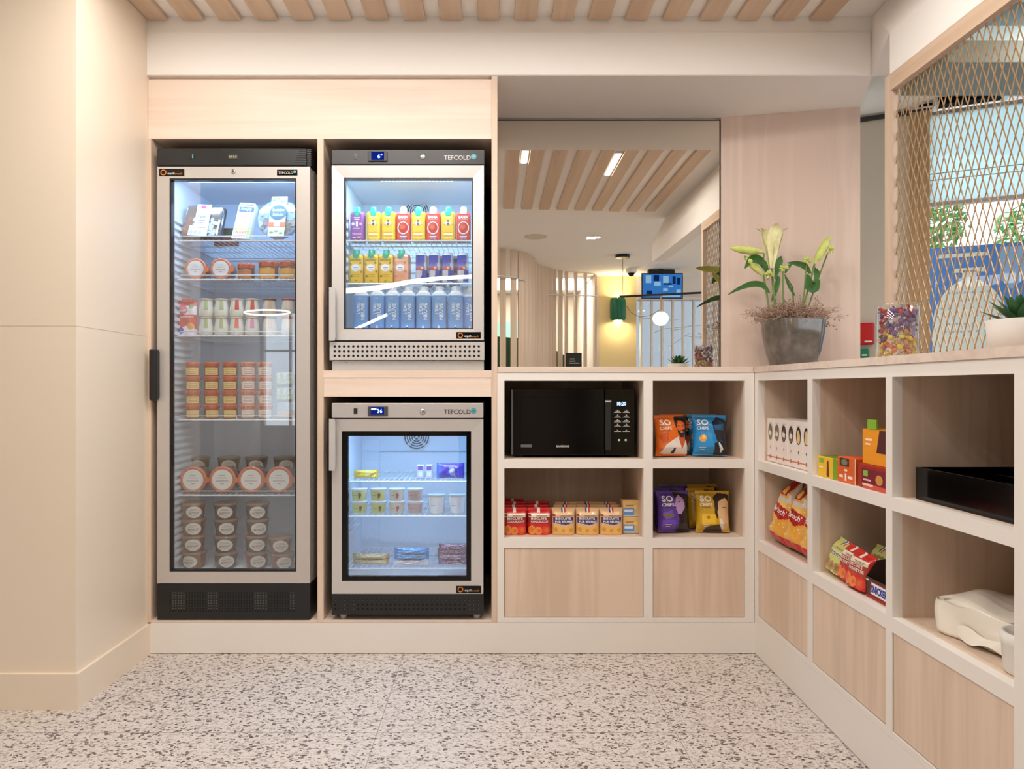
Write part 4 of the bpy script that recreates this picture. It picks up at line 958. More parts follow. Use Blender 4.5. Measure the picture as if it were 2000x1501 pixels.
b = MB(); x, z_ = P(1099, 871, yf); b.text('SAMSUNG', x, z_-.758, yf-.0016, wd=.052, ht=.0085, bold=.02)
x, z_ = P(1028, 871, yf); b.rect(x-.022, x+.022, z_-.758-.004, z_-.758+.004, yf-.0016, 1); b.rect(x-.022, x+.022, z_-.758+.0055, z_-.758+.0062, yf-.0016, 0); b.build('lettering', ['silver', 'dotg'], d)
b = MB(); b.rbox(xs+.002, x1, yf, yf+.02, .010, zt, .003, 0); p = b.build('control_panel', 'blackgloss', t)
b = MB(); x, z_ = P(1214, 788, yf); z_ -= .758; b.text('18:20', x, z_, yf-.0016, wd=.036, ht=.014, m=0); b.build('clock_display', 'blue_led', p)
b = MB()
for i, py in enumerate((805, 814.5, 823.5, 832.5, 842)):
    for px_ in (1206, 1223):
        x, z_ = P(px_, py, yf); z_ -= .758; b.rect(x-.014, x+.014, z_-.0012, z_+.0006, yf-.0016)
        if i < 4: b.rect(x-.008, x+.009, z_+.0035, z_+.006, yf-.0016); b.rect(x-.002, x+.003, z_+.0075, z_+.0105, yf-.0016)
        else: b.rect(x-.003, x+.003, z_+.004, z_+.006, yf-.0016)
for px_ in (1209, 1222):
    x, z_ = P(px_, 859, yf); z_ -= .758; b.rect(x-.004, x+.004, z_-.004, z_+.004, yf-.0016)
b.build('buttons', 'silver', p)
for x_ in (x0+.04, x1-.04):
    for y_ in (yf+.05, .38):
        b = MB(); b.lathe([(.012, 0), (.012, .0125)], (x_, y_, 0), 12); b.build('foot', 'black', t)
# ================================================================== goods
def cyl_fn(r, cx=0.0, cy=0.0, e=0.0004):
    return lambda X, Z: cy-math.sqrt(max(1e-8, r*r-(X-cx)**2))
def cyl_patch(b, r, z0, z1, a, c, m=0, n=10, e=.0003):
    vs = []
    for j in (z0, z1):
        for i in range(n+1):
            t_ = -a+2*a*i/n; vs.append(((r+e)*math.sin(t_), -(r+e)*math.cos(t_), j))
    b.add(vs, [(i, i+1, n+2+i, n+1+i) for i in range(n)], m, c, True)
# --- juice cartons
def carton_fn(body, cap, style):
    def fn(root):
        w_, h, d = .056, .120, .058; b = MB(); ch = .009
        # side outline with sloping gable, chamfered front corners
        def ring(z, f, dz=0): return [(-w_/2+ch, f, z), (w_/2-ch, f, z), (w_/2, f+ch, z), (w_/2, d, z), (-w_/2, d, z), (-w_/2, f+ch, z)]
        rs = [ring(0, .003), ring(.006, 0), ring(h-.012, 0)]
        top = [(-w_/2+ch, .016, h), (w_/2-ch, .016, h), (w_/2-.004, .020, h), (w_/2-.004, d, h+.004), (-w_/2+.004, d, h+.004), (-w_/2+.004, .020, h)]
        rs.append(top); vs = [v for r in rs for v in r]
        for j in range(3): b.add(vs, [(j*6+i, j*6+(i+1) % 6, (j+1)*6+(i+1) % 6, (j+1)*6+i) for i in range(6)], 0, body)
        b.add(vs, [(18, 19, 20, 21, 22, 23), (5, 4, 3, 2, 1, 0)], 0, body)
        if style == 'yellow':
            b.disc(0, .070, -.0004, .010, .012, 14, 0, (250, 240, 220)); b.disc(0, .066, -.0008, .006, .006, 8, 0, (120, 90, 60)); b.disc(0, .078, -.0008, .005, .004, 8, 0, (70, 60, 60))
            b.disc(-.016, .068, -.0005, .006, .005, 8, 0, (240, 170, 150)); b.disc(.016, .068, -.0005, .006, .005, 8, 0, (240, 180, 120))
            b.rect(-.014, .014, .092, .095, -.0004, 0, (252, 240, 190)); b.rect(-.018, .018, .030, .034, -.0004, 0, (250, 170, 40)); b.rect(-.018, .018, .022, .028, -.0004, 0, (255, 244, 200)); b.rect(-.018, .018, .016, .018, -.0004, 0, (226, 150, 30)); b.rect(-.016, .016, .006, .010, -.0004, 0, (254, 220, 120))
        elif style == 'red':
            b.disc(0, .050, -.0004, .023, .026, 22, 0, (250, 230, 215)); b.disc(0, .051, -.0007, .019, .022, 20, 0, (196, 40, 30)); b.disc(-.003, .055, -.001, .011, .012, 14, 0, (228, 92, 60)); b.rect(-.008, .004, .060, .064, -.0012, 0, (70, 90, 40))
            b.text('BAHIA', 0, .094, -.0005, wd=.038, ht=.012, c=(255, 240, 235), bold=.03); b.rect(-.018, .018, .083, .0845, -.0004, 0, (250, 220, 210))
            b.poly([(-.012, .020), (.012, .020), (.006, .004), (-.006, .004)], -.0005, 0, (110, 60, 120)); b.rect(-.014, .014, .014, .017, -.0007, 0, (255, 240, 235)); b.rect(-.010, .010, .007, .010, -.0007, 0, (255, 240, 235))
        elif style == 'purple':
            b.rect(-.012, .012, .090, .094, -.0004, 0, (240, 225, 240)); b.rect(-.010, .010, .083, .087, -.0004, 0, (240, 225, 240)); b.disc(-.015, .066, -.0005, .007, .007, 10, 0, (235, 220, 240)); b.rect(-.004, .004, .056, .076, -.0005, 0, (245, 240, 245)); b.disc(.015, .066, -.0005, .006, .006, 10, 0, (225, 180, 215))
            b.rect(-.014, .012, .048, .050, -.0004, 0, (245, 225, 245)); b.text('FRAISE', 0, .026, -.0005, wd=.036, ht=.007, c=(250, 235, 250)); b.rect(-.018, -.004, .008, .012, -.0005, 0, (240, 200, 235)); b.rect(.002, .016, .008, .016, -.0005, 0, (240, 160, 120))
        elif style in ('infusion', 'peach'):
            dk = (70, 90, 40) if style == 'infusion' else (250, 235, 225)
            b.text('INFUSION', 0, .094, -.0005, wd=.044, ht=.009, c=dk, bold=.02); b.disc(-.001, .062, -.0005, .017, .015, 16, 0, (250, 250, 255)); b.rect(-.010, .010, .062, .065, -.0008, 0, (80, 110, 190)); b.rect(-.008, .008, .056, .058, -.0008, 0, (80, 110, 190))
            for (x, z) in ((-.022, .077), (.018, .082), (.022, .046), (-.018, .028)): b.disc(x, z, -.0005, .005, .005, 8, 0, (90, 120, 50) if style == 'infusion' else (190, 130, 90))
            b.rect(-.016, .016, .032, .034, -.0004, 0, (214, 150, 20) if style == 'infusion' else (235, 150, 120)); b.rect(-.016, .016, .024, .026, -.0004, 0, (214, 150, 20) if style == 'infusion' else (235, 150, 120)); b.disc(0, .010, -.0005, .006, .004, 8, 0, (150, 170, 60))
        b.build('carton_body', 'card', root)
        b = MB(); b.lathe([(.0135, h-.006), (.0135, h+.015), (.011, h+.018), (.001, h+.018)], (0, .020, 0), 20, 0, cap)
        b.poly([(-.013, h-.010), (.013, h-.010), (.007, h-.020), (-.007, h-.020)], -.0008, 0, cap) if cap[0] < 200 else None
        b.box(-.013, .013, -.0006, .018, h-.012, h-.004, 0, cap)
        b.build('cap', 'jarp', root)
    return fn
GRN = (30, 176, 146); WHT = (240, 240, 244)
G = 'juice cartons on the top shelf of the upper fridge'
KC = {'yellow': Kind(carton_fn((246, 194, 46), GRN, 'yellow'), 'juice_carton', 'carton', G), 'red': Kind(carton_fn((214, 66, 52), WHT, 'red'), 'juice_carton', 'carton', G),
      'purple': Kind(carton_fn((150, 84, 150), GRN, 'purple'), 'juice_carton', 'carton', G), 'infusion': Kind(carton_fn((244, 196, 30), GRN, 'infusion'), 'drink_carton', 'carton', 'drink cartons on the second shelf of the upper fridge'),
      'peach': Kind(carton_fn((246, 170, 130), GRN, 'peach'), 'drink_carton', 'carton', 'drink cartons on the second shelf of the upper fridge')}
yy = 0.115
for px_, k, lb in ((697, 'purple', 'purple juice carton with green cap at the left end of the top shelf'), (729, 'yellow', 'yellow juice carton with green cap right beside the purple carton'),
                   (758, 'yellow', 'yellow juice carton with green cap, between a yellow and a red carton'), (787.5, 'red', 'red juice carton with white cap, leftmost of the three red ones'),
                   (816.5, 'yellow', 'yellow juice carton with green cap standing under the fan between red cartons'), (845.5, 'red', 'red juice carton with white cap, middle of the three red ones'),
                   (875, 'yellow', 'yellow juice carton with green cap, rightmost yellow one on the top shelf'), (905, 'red', 'red juice carton with white cap at the right end of the top shelf')):
    KC[k].place(lb, (PX(px_, yy), yy, SH2[0]), (0, 0, random.uniform(-.06, .06)))
for px_, k, lb in ((695, 'infusion', 'yellow drink carton with dark lettering at the left end of the second shelf'), (724.5, 'infusion', 'yellow drink carton with dark lettering, second from left on the second shelf'),
                   (753, 'infusion', 'yellow drink carton with dark lettering beside the peach coloured carton'), (782, 'peach', 'peach coloured drink carton with green cap on the second shelf')):
    KC[k].place(lb, (PX(px_, yy), yy, SH2[1]), (0, 0, random.uniform(-.04, .04) if k != 'peach' else -.15))
# --- slim energy drink cans
def can_fn(root):
    b = MB(); r = .0235; H_ = .126; prof = [(r*.82, 0), (r, .007)]+[(r, .007+(H_-.018)*i/14) for i in range(1, 15)]+[(r*.86, H_-.003), (r*.86, H_), (r*.78, H_-.002)]
    n = 36
    for j in range(len(prof)-1):
        vs = []
        for (rr, z) in prof[j:j+2]: vs += [(rr*math.cos(2*PI*i/n), rr*math.sin(2*PI*i/n), z) for i in range(n)]
        for i in range(n):
            ang = (i+.5)*10; zz = (prof[j][1]+prof[j+1][1])/2/H_; a = (ang+90) % 180   # panels alternate around the can
            x_ = math.cos(math.radians(ang)); lean = .35+(zz-.5)*.5
            if zz < .06 or zz > .90: c = (196, 200, 208)
            elif ang < 180: c = (40, 62, 160)
            elif zz > .52: c = (34, 60, 170) if x_ < lean+.15 else (196, 200, 210)
            elif zz > .40: c = (150, 50, 110) if x_ < .6 else (200, 200, 210)
            else: c = (206, 204, 214) if x_ < -.05+(zz)*.6 else (34, 60, 170)
            b.add([vs[i], vs[(i+1) % n], vs[n+(i+1) % n], vs[n+i]], [(0,1,2,3)], 0, c, True)
    f = cyl_fn(r)
    b.poly([(-.012, .060), (-.002, .068), (.010, .062), (.004, .054), (-.006, .052)], .0006, 0, (206, 30, 50), fn=f); b.disc(.004, .062, .0009, .005, .005, 10, 0, (246, 200, 60), fn=f)
    b.build('can_body', 'jarp', root)
    b = MB(); b.lathe([(r*.8, H_-.003), (r*.78, H_-.002)], n=20); b.build('can_lid', 'chrome', root)
CAN = Kind(can_fn, 'drink_can', 'can', 'slim blue cans on the second shelf of the upper fridge')
for px_, lb in ((823, 'slim blue and silver can nearest the peach coloured carton'), (849, 'slim blue and silver can, second from left of the four in front'), (874.5, 'slim blue and silver can, third from left of the four in front'), (904, 'slim blue and silver can at the right end of the second shelf')):
    CAN.place(lb, (PX(px_, .14), .14, SH2[1]), (0, 0, random.uniform(-.1, .1)))
for px_ in (836, 862, 888):
    CAN.place('slim blue can in the second row behind the front cans', (PX(px_, .22), .22, SH2[1]), (0, 0, random.uniform(-1, 1)))
# --- water bottles
def bottle_fn(root):
    b = MB(); blue = (120, 172, 226); H_ = .150
    b.lathe([(.026, 0), (.0305, .003), (.0305, H_)], n=28, c=blue, sq=5.0); b.build('bottle_body', 'card', root)
    b = MB(); b.lathe([(.0305, H_+.0002), (.0295, H_+.006), (.0195, H_+.018), (.0185, H_+.020)], n=28, c=(232, 240, 248), sq=4.0); b.lathe([(.0185, H_+.020), (.0185, H_+.036), (.017, H_+.038), (.001, H_+.038)], n=24, c=(246, 248, 252)); b.build('cap', 'jarp', root)
    b = MB(); y = -.0312
    b.text("L'EAU", -.0085, .098, y, ht=.0135, wd=.046, c=(246, 250, 255), rot=PI/2, bold=.02); b.text('NEUVE', .0095, .085, y, ht=.0150, wd=.068, c=(246, 250, 255), rot=PI/2, bold=.02); b.text('eau', -.001, .138, y, wd=.012, c=(200, 226, 250), rot=0)
    b.disc(0, .016, y, .0065, .0065, 12, 0, (240, 248, 255)); b.poly([(-.006, .018), (.006, .018), (0, .031)], y, 0, (240, 248, 255)); b.disc(0, .016, y-.0003, .003, .003, 8, 0, blue)
    b.build('lettering', 'card', root)
BOT = Kind(bottle_fn, 'water_bottle', 'bottle', 'light blue water bottles at the bottom of the upper fridge')
nm = ['at the left end', 'second from left', 'third from left', 'in the middle', 'fifth from left', 'sixth from left', 'seventh from left', 'at the right end']
for i, px_ in enumerate((707, 738, 768, 797.5, 828, 859, 890, 918)):
    BOT.place('light blue water bottle with upright white lettering, %s of the bottom row' % nm[i], (PX(px_, .13), .13+(0.03 if i == 7 else 0), SH2[2]), (0, 0, random.uniform(-.08, .08)))
# --- small orange lid jars
def sjar_fn(lab, body=(176, 96, 40), s=1.0, lid=(206, 88, 42)):
    def fn(root):
        b = MB(); r = .029*s; b.lathe([(r*.86, 0), (r, .004), (r, .034*s), (r*.92, .040*s)], n=24, c=body); b.build('jar_body', 'jarp', root)
        b = MB(); b.lathe([(r*1.04, .040*s), (r*1.06, .042*s), (r*1.06, .054*s), (r*.98, .057*s), (.001, .057*s)], n=24, c=lid)
        for k in range(9): b.box(-.020*s+k*.005*s, -.018*s+k*.005*s, -r*1.07+abs(k-4)**2*.0006, -r*1.0, .043*s, .052*s, 0, (168, 62, 28))
        b.build('lid', 'jarp', root)
        b = MB(); cyl_patch(b, r, .004*s, .033*s, .95, lab); f = cyl_fn(r)
        for z in (.010, .016, .026): b.rect(-.016*s, .016*s, z*s, z*s+.0014, .0008, 0, (150, 96, 44), fn=f)
        b.build('label', 'card', root)
    return fn
KJ = Kind(sjar_fn((240, 206, 130)), 'small_jar', 'jar', 'stacked small jars with orange lids')
KJ2 = Kind(sjar_fn((246, 226, 214), (226, 200, 190), 1.0, (226, 150, 130)), 'small_jar', 'jar', 'stacked small jars with pink lids')
yy = .135
colname = {377: 'leftmost', 414: 'second', 450: 'third'}
for px_ in (377, 414, 450):
    for j in range(4):
        KJ.place('small jar with orange lid, %s of the %s jar stack' % (ORD[j], colname[px_]), (PX(px_, yy)+random.uniform(-.001, .001), yy, SH1[3]+j*.0578), (0, 0, .36+random.uniform(-.15, .15)))
for px_, nm_ in ((485, 'left'), (518, 'right')):
    for j in range(4):
        KJ2.place('small pale jar with pink lid, %s of the %s pale stack' % (ORD[j], nm_), (PX(px_, yy)+random.uniform(-.001, .001), yy, SH1[3]+j*.0578), (0, 0, .36+random.uniform(-.15, .15)))
KJ3 = Kind(sjar_fn((236, 170, 60), (150, 90, 40), 1.32), 'small_jar', 'jar', 'orange lid jars standing on the second shelf')
KJ4 = Kind(sjar_fn((196, 120, 60), (120, 70, 40), 1.15), 'small_jar', 'jar', 'orange lid jars standing on the second shelf')
KJ4.place('squat jar with orange lid beside the jars lying on the second shelf', (PX(481, .15), .15, SH1[1]))
KJ3.place('taller jar with orange lid and yellow label in the middle of the second shelf', (PX(525, .15), .15, SH1[1]))
KJ3.place('taller jar with orange lid and yellow label at the right end of the second shelf', (PX(565, .15), .15, SH1[1]))
# --- jars lying with the lid to the front
def lying_fn(R, rim, lidc, txtc, body):
    def fn(root):
        b = MB(); b.lathe([(R*.80, -.075), (R*.90, -.07), (R*.90, -.012), (R*.84, -.006)], (0, 0, R), 28, 0, body, axis='y'); b.build('jar_body', 'jarp', root)
        b = MB(); b.lathe([(R*.86, -.006), (R, -.005), (R, .004), (R*.80, .006), (R*.78, .003)], (0, 0, R), 30, 0, rim, axis='y')
        b.prism([(R*.9, R+.012), (R*1.22, R+.006), (R*1.22, R-.010), (R*.9, R-.014)], -.004, .004, 0, rim); b.build('rubber_ring', 'jarp', root)
        b = MB(); b.disc(0, R, -.0065, R*.74, None, 28, 0, lidc); b.lathe([(R*.78, .003), (R*.76, .0062)], (0, 0, R), 26, 0, lidc, axis='y')
        for k, (z, w_) in enumerate(((.35, .5), (.15, .8), (-.1, 1.1), (-.35, .3))): b.rect(-R*.42*w_, R*.42*w_, R+R*z*.9, R+R*z*.9+.0016, -.0072, 0, txtc)
        b.build('lid', 'card', root)
    return fn
L1 = Kind(lying_fn(.043, (232, 128, 84), (238, 240, 244), (110, 100, 110), (150, 90, 60)), 'preserving_jar', 'jar', 'jars lying with orange rings, lids to the front')
L2 = Kind(lying_fn(.055, (214, 120, 86), (238, 234, 226), (120, 110, 100), (120, 70, 50)), 'preserving_jar', 'jar', 'jars lying with orange rings, lids to the front')
L1.place('left jar lying on its side with orange ring, second shelf', (PX(383, .125), .125, SH1[1])); L1.place('right jar lying on its side with orange ring, second shelf', (PX(432, .125), .125, SH1[1]))
for px_, lb in ((378, 'leftmost'), (435, 'second from left'), (491, 'third from left'), (546, 'rightmost')):
    L2.place('large jar lying with orange ring, %s of four on the fifth shelf' % lb, (PX(px_, .125), .125, SH1[4]))
# --- brown soup jars with oval labels
def soup_fn(body):
    def fn(root):
        b = MB(); r = .046; b.lathe([(r*.84, 0), (r*.88, .003), (r*.99, .052), (r, .054)], n=28, c=body); b.build('jar_body', 'jarp', root)
        b = MB(); b.lathe([(r*1.03, .0545), (r*1.05, .056), (r*1.05, .063), (r*.98, .066), (.001, .066)], n=28, c=(132, 104, 82)); b.build('lid', 'jarp', root)
        b = MB(); f = cyl_fn(r*.985); b.disc(0, .031, .0030, .030, .0235, 24, 0, (226, 216, 204), fn=f, rot=-.12); b.text('BISTROT', 0, .027, .0050, wd=.040, ht=.009, c=(110, 100, 92), fn=f, bold=.01)
        b.rect(-.017, .017, .038, .0395, .0048, 0, (150, 140, 130), fn=f); b.rect(-.012, .012, .043, .0442, .0048, 0, (150, 140, 130), fn=f); b.rect(-.010, .010, .016, .0172, .0048, 0, (150, 140, 130), fn=f)
        b.build('label', 'card', root)
    return fn
S1 = Kind(soup_fn((128, 66, 34)), 'soup_jar', 'jar', 'brown soup jars with pale oval labels'); S2 = Kind(soup_fn((86, 66, 48)), 'soup_jar', 'jar', 'brown soup jars with pale oval labels')
for ci, px_ in enumerate((379, 441, 502)):
    for j in range(4):
        (S1 if ci == 0 or j < 1 and ci == 2 else S2).place('brown soup jar with oval label, %s of the %s floor stack' % (ORD[j], ['left', 'middle', 'third'][ci]), (PX(px_, .15)+random.uniform(-.002, .002), .15, SH1[5]+j*.0668), (0, 0, .38+random.uniform(-.12, .12)+(-.35 if ci == 0 and j == 0 else 0)))
for j in range(2): S1.place('brown soup jar with oval label, %s of the short stack at the floor right end' % ['lower', 'upper'][j], (PX(552, .13), .13, SH1[5]), (0, 0, .45)) if j == 0 else S1.place('brown soup jar with oval label, upper of the short stack at the floor right end', (PX(548, .13), .13, SH1[5]+.0668), (0, 0, .30))
for px_, a, lb in ((388, 2, 'leftmost'), (447, 2, 'second from left'), (501, 2, 'third from left'), (556, 2, 'rightmost')):
    for j in range(2): (S1 if px_ == 388 else S2).place('brown soup jar, %s row %s, behind the jars lying on the fifth shelf' % (['lower', 'upper'][j], lb), (PX(px_, .30), .30, SH1[4]+j*.0668), (0, 0, .36+random.uniform(-.1, .1)))
# --- yogurts
def yog_fn(strip, body=(240, 238, 228), top=(226, 214, 190)):
    def fn(root):
        b = MB(); b.lathe([(.027, 0), (.030, .004), (.0295, .030), (.024, .062), (.0235, .068)], n=24, c=body); b.build('glass_pot', 'jarp', root)
        b = MB(); b.lathe([(.0255, .068), (.0265, .070), (.0265, .074), (.001, .0745)], n=24, c=top); b.build('lid', 'jarp', root)
        b = MB(); vs = []; n = 6
        for j in range(7):
            z = .028+j*.0072; r = .0300-(z-.030)*.19 if z > .03 else .0298
            for i in range(n+1): a = (-.28+.56*i/n); vs.append(((r+.0007)*math.sin(a), -(r+.0007)*math.cos(a), z))
        b.add(vs, [(j*(n+1)+i, j*(n+1)+i+1, (j+1)*(n+1)+i+1, (j+1)*(n+1)+i) for j in range(6) for i in range(n)], 0, strip, True); b.build('label_strip', 'card', root)
    return fn
YG = {k: Kind(yog_fn(*v), 'yogurt_pot', 'yogurt', 'glass yogurt pots in two rows on the third shelf') for k, v in {'green': ((176, 190, 140),), 'red': ((206, 44, 44),), 'pink': ((226, 150, 190),), 'coral': ((232, 120, 100),), 'brown': ((210, 180, 150), (232, 216, 196), (120, 80, 50)), 'rose': ((240, 220, 200), (230, 222, 210), (210, 70, 60))}.items()}
cols = [(403, 'leftmost', 'green', 'green'), (433, 'second', 'green', 'green'), (463, 'third', 'coral', 'red'), (493, 'fourth', 'pink', 'red'), (527, 'fifth', 'brown', 'brown'), (563, 'rightmost', 'rose', 'rose')]
nmy = {'green': 'green', 'red': 'red', 'pink': 'pink', 'coral': 'coral', 'brown': 'beige', 'rose': 'cream'}
for px_, nm_, k0, k1 in cols:
    YG[k0].place('white yogurt pot with %s strip, %s column, lower row on the third shelf' % (nmy[k0], nm_), (PX(px_, .14), .14, SH1[2]), (0, 0, .3)); YG[k1].place('white yogurt pot with %s strip, %s column, upper row on the third shelf' % (nmy[k1], nm_), (PX(px_, .14), .14, SH1[2]+.0748), (0, 0, .34))
# --- pouches, bags: printed pillow shapes
def inpoly(u, v, pts):
    r = False; j = len(pts)-1
    for i in range(len(pts)):
        (xi, yi), (xj, yj) = pts[i], pts[j]
        if (yi > v) != (yj > v) and u < (xj-xi)*(v-yi)/(yj-yi)+xi: r = not r
        j = i
    return r
def bag_mb(w_, h, t_, layers, base, nu=40, nv=46, seal=(.05, .07), seed=1, gus=2.2, wr=.002, flat=False, texts=(), taper=0.0, crimp=(True, True)):
    rnd = random.Random(seed); ph = [rnd.uniform(0, 6) for _ in range(8)]
    def prof(u, v):
        e = 1-abs(2*u-1)**gus
        a = min(1, max(0, v-seal[0])/.16)**.55 if not flat else 1.0
        c = min(1, max(0, (1-seal[1]-v))/.20)**.6
        return max(.0008, t_/2*max(0, e)**.55*a*c)
    def wid(v): return (1-.06*math.sin(PI*v)*(0 if flat else 1))*(1-taper*max(0, v-.55)/.45)
    def wrk(u, v): return wr*(math.sin(9*u+ph[0]+5*v)*math.sin(7*v+ph[1])+.6*math.sin(21*u+ph[2])*(1-min(1, abs(v-.5)*2))*.3+.5*math.sin(17*v+13*u+ph[3]))
    def yf(X, Z):
        v = min(1, max(0, Z/h)); u = min(1, max(0, X/(w_*wid(v))+.5)); p = prof(u, v); return -p-wrk(u, v)*min(1, p/(t_*.2))
    b = MB()
    def X_(u, v): return (u-.5)*w_*wid(v)
    vs = [(X_(i/nu, j/nv), yf(X_(i/nu, j/nv), h*j/nv), h*j/nv) for j in range(nv+1) for i in range(nu+1)]
    for j in range(nv):
        for i in range(nu):
            u, v = (i+.5)/nu, (j+.5)/nv; c = base
            for L_ in layers:
                if L_[0] == 'p':
                    if inpoly(u, v, L_[1]): c = L_[2]
                elif L_[0] == 'e':
                    (cx, cy, rx, ry) = L_[1]
                    if ((u-cx)/rx)**2+((v-cy)/ry)**2 < 1: c = L_[2]
                elif L_[0] == 'r':
                    (a0, a1, b0, b1) = L_[1]
                    if a0 <= u <= a1 and b0 <= v <= b1: c = L_[2]
                elif L_[0] == 'n':   # speckle
                    (a0, a1, b0, b1) = L_[1]
                    if a0 <= u <= a1 and b0 <= v <= b1 and rnd.random() < L_[3]: c = L_[2]
            a = j*(nu+1)+i; b.add([vs[a], vs[a+1], vs[a+nu+2], vs[a+nu+1]], [(0, 1, 2, 3)], 0, c, True)
    kx, kz = 10, 12
    vb = []
    for j in range(kz+1):
        for i in range(kx+1):
            u, v = i/kx, j/kz; vb.append((X_(u, v), prof(u, v), h*v))
    b.add(vb, [(j*(kx+1)+i, (j+1)*(kx+1)+i, (j+1)*(kx+1)+i+1, j*(kx+1)+i+1) for j in range(kz) for i in range(kx)], 0, base, True)
    if flat:
        b.add([(X_(0, 0), 0, 0)]+[(X_(i/10, 0), yf(X_(i/10, 0), 0), 0) for i in range(11)]+[(X_(1, 0), 0, 0)]+[(X_(i/10, 0), prof(i/10, 0), 0) for i in range(10, -1, -1)], [tuple(reversed(range(24)))], 0, base)
    for (s_, x, z, wd_, ht_, c, rot) in texts: b.text(s_, x, z, .0012, wd=wd_, ht=ht_, c=c, fn=yf, rot=rot, bold=.02)
    return b, yf
def weld(o):
    m = o.data; bm = bmesh.new(); bm.from_mesh(m); bmesh.ops.remove_doubles(bm, verts=bm.verts, dist=1e-5); bm.to_mesh(m); bm.free()
CR = (246, 238, 228)
def chips_fn(base, layers, seed):
    def fn(root):
        b, yf = bag_mb(.136, .165, .060, layers, base, 60, 72, seed=seed, texts=(('SO', -.029, .134, .044, .024, CR, 0), ('CHIPS', -.029, .110, .046, .013, CR, 0)))
        for q in ((-.046, -.014, .099, .1005, (60, 40, 30)), (-.044, -.018, .030, .033, CR), (-.040, -.022, .023, .025, CR)): b.rect(*q[:4], .0014, 0, q[4], fn=yf)
        o = b.build('packet', 'print', root); weld(o)
    return fn
DK = (24, 18, 20)
CH = {
 'orange': ((232, 112, 26), [('p', [(.06, .48), (.34, .58), (.36, .38), (.18, .30)], (206, 84, 20)), ('p', [(.90, 1), (1, 1), (1, 0), (.94, 0), (.90, .5)], DK), ('p', [(.56, .86), (.62, .97), (.98, .97), (.98, .55), (.90, .50), (.88, .82), (.68, .86), (.64, .66), (.58, .70)], DK), ('e', (.77, .68, .13, .18), (228, 106, 40)), ('p', [(.64, .66), (.70, .60), (.80, .62), (.90, .66), (.90, .52), (.84, .43), (.74, .44), (.66, .54)], (44, 20, 18)), ('e', (.80, .58, .05, .018), (236, 150, 110)), ('r', (.67, .73, .725, .74), DK), ('r', (.79, .86, .725, .74), DK), ('p', [(.66, .46), (.72, .44), (.84, .44), (.90, .34), (.80, .16)], (206, 92, 36)), ('p', [(.10, .05), (.28, .28), (.58, .43), (.66, .46), (.78, .16), (.92, .40), (.98, .26), (.97, .04)], (238, 230, 222)), ('p', [(.42, .05), (.52, .20), (.58, .20), (.55, .05)], DK)]),
 'blue': ((28, 140, 206), [('p', [(.55, .82), (.72, .95), (1, .85), (1, .3), (.70, .40), (.60, .6)], (18, 34, 60)), ('p', [(.60, .74), (.92, .78), (.92, .60), (.66, .58)], (40, 96, 140)), ('p', [(.62, .62), (.9, .62), (.86, .36), (.70, .34)], (30, 34, 44)), ('p', [(.62, .30), (.8, .36), (.98, .3), (1, .02), (.6, .02)], (16, 20, 30)), ('p', [(.74, .34), (.80, .30), (.90, .16), (.80, .06)], (224, 230, 236)), ('e', (.28, .42, .11, .09), (232, 160, 70)), ('e', (.30, .45, .05, .05), (250, 210, 130))]),
 'purple': ((86, 58, 160), [('p', [(.5, .98), (1, .9), (1, 0), (.55, .0), (.62, .35), (.5, .55)], DK), ('p', [(.54, .82), (.66, .90), (.80, .80), (.82, .60), (.70, .44), (.58, .45), (.55, .52), (.50, .55), (.54, .61), (.45, .65), (.52, .74)], (190, 154, 210)), ('p', [(.55, .735), (.66, .75), (.66, .73), (.56, .715)], DK), ('e', (.53, .555, .03, .015), (150, 90, 160)), ('p', [(.80, .82), (.84, .60), (.70, .42), (.66, .2), (.9, .2), (.95, .8)], DK), ('p', [(.08, .46), (.40, .55), (.42, .36), (.2, .32)], (120, 84, 190)), ('r', (.12, .45, .38, .44), (120, 110, 60)), ('r', (.1, .5, .04, .30), (110, 70, 186))]),
 'yellow': ((206, 162, 30), [('p', [(.50, .85), (.66, .95), (.96, .92), (.98, .7), (.66, .64), (.62, .30), (.54, .45)], (46, 34, 24)), ('p', [(.64, .74), (.86, .84), (.97, .72), (.96, .3), (.90, .04), (.78, .06), (.7, .3), (.62, .46)], (232, 190, 140)), ('p', [(.66, .36), (.76, .3), (.84, .06), (.70, .06)], (236, 228, 214)), ('p', [(.2, .0), (.3, .14), (.66, .2), (.78, .0)], (60, 44, 24)), ('r', (.15, .55, .20, .45), (236, 190, 40)), ('e', (.34, .36, .05, .04), (190, 110, 30)), ('r', (.76, .9, .60, .615), (60, 30, 20))])}
KH = {k: Kind(chips_fn(v[0], v[1], i+3), 'crisp_packet', 'crisps', 'crisp packets on the shelves right of the microwave') for i, (k, v) in enumerate(CH.items())}
z1, z2 = .7582, .4502
def crisp(k, px_, y, z, rz, lb, rx=-.12, ry=0.0): KH[k].place(lb, (PX(px_, y), y, z+.0045), (rx, ry, rz))
crisp('orange', 1312, .10, z1, .10, 'orange crisp packet with a bearded man in white shirt, beside the microwave')
crisp('blue', 1386, .11, z1, -.12, 'blue crisp packet with a dark haired man, front one on the top shelf')
crisp('blue', 1368, .20, z1, -.05, 'blue crisp packet mostly hidden behind the front blue one'); crisp('orange', 1322, .20, z1, .05, 'orange crisp packet mostly hidden behind the front orange one')
crisp('purple', 1316, .10, z2, .12, 'purple crisp packet with a dark haired woman in profile, lower shelf front'); crisp('yellow', 1392, .10, z2, -.08, 'yellow crisp packet with a turned face, lower shelf front')
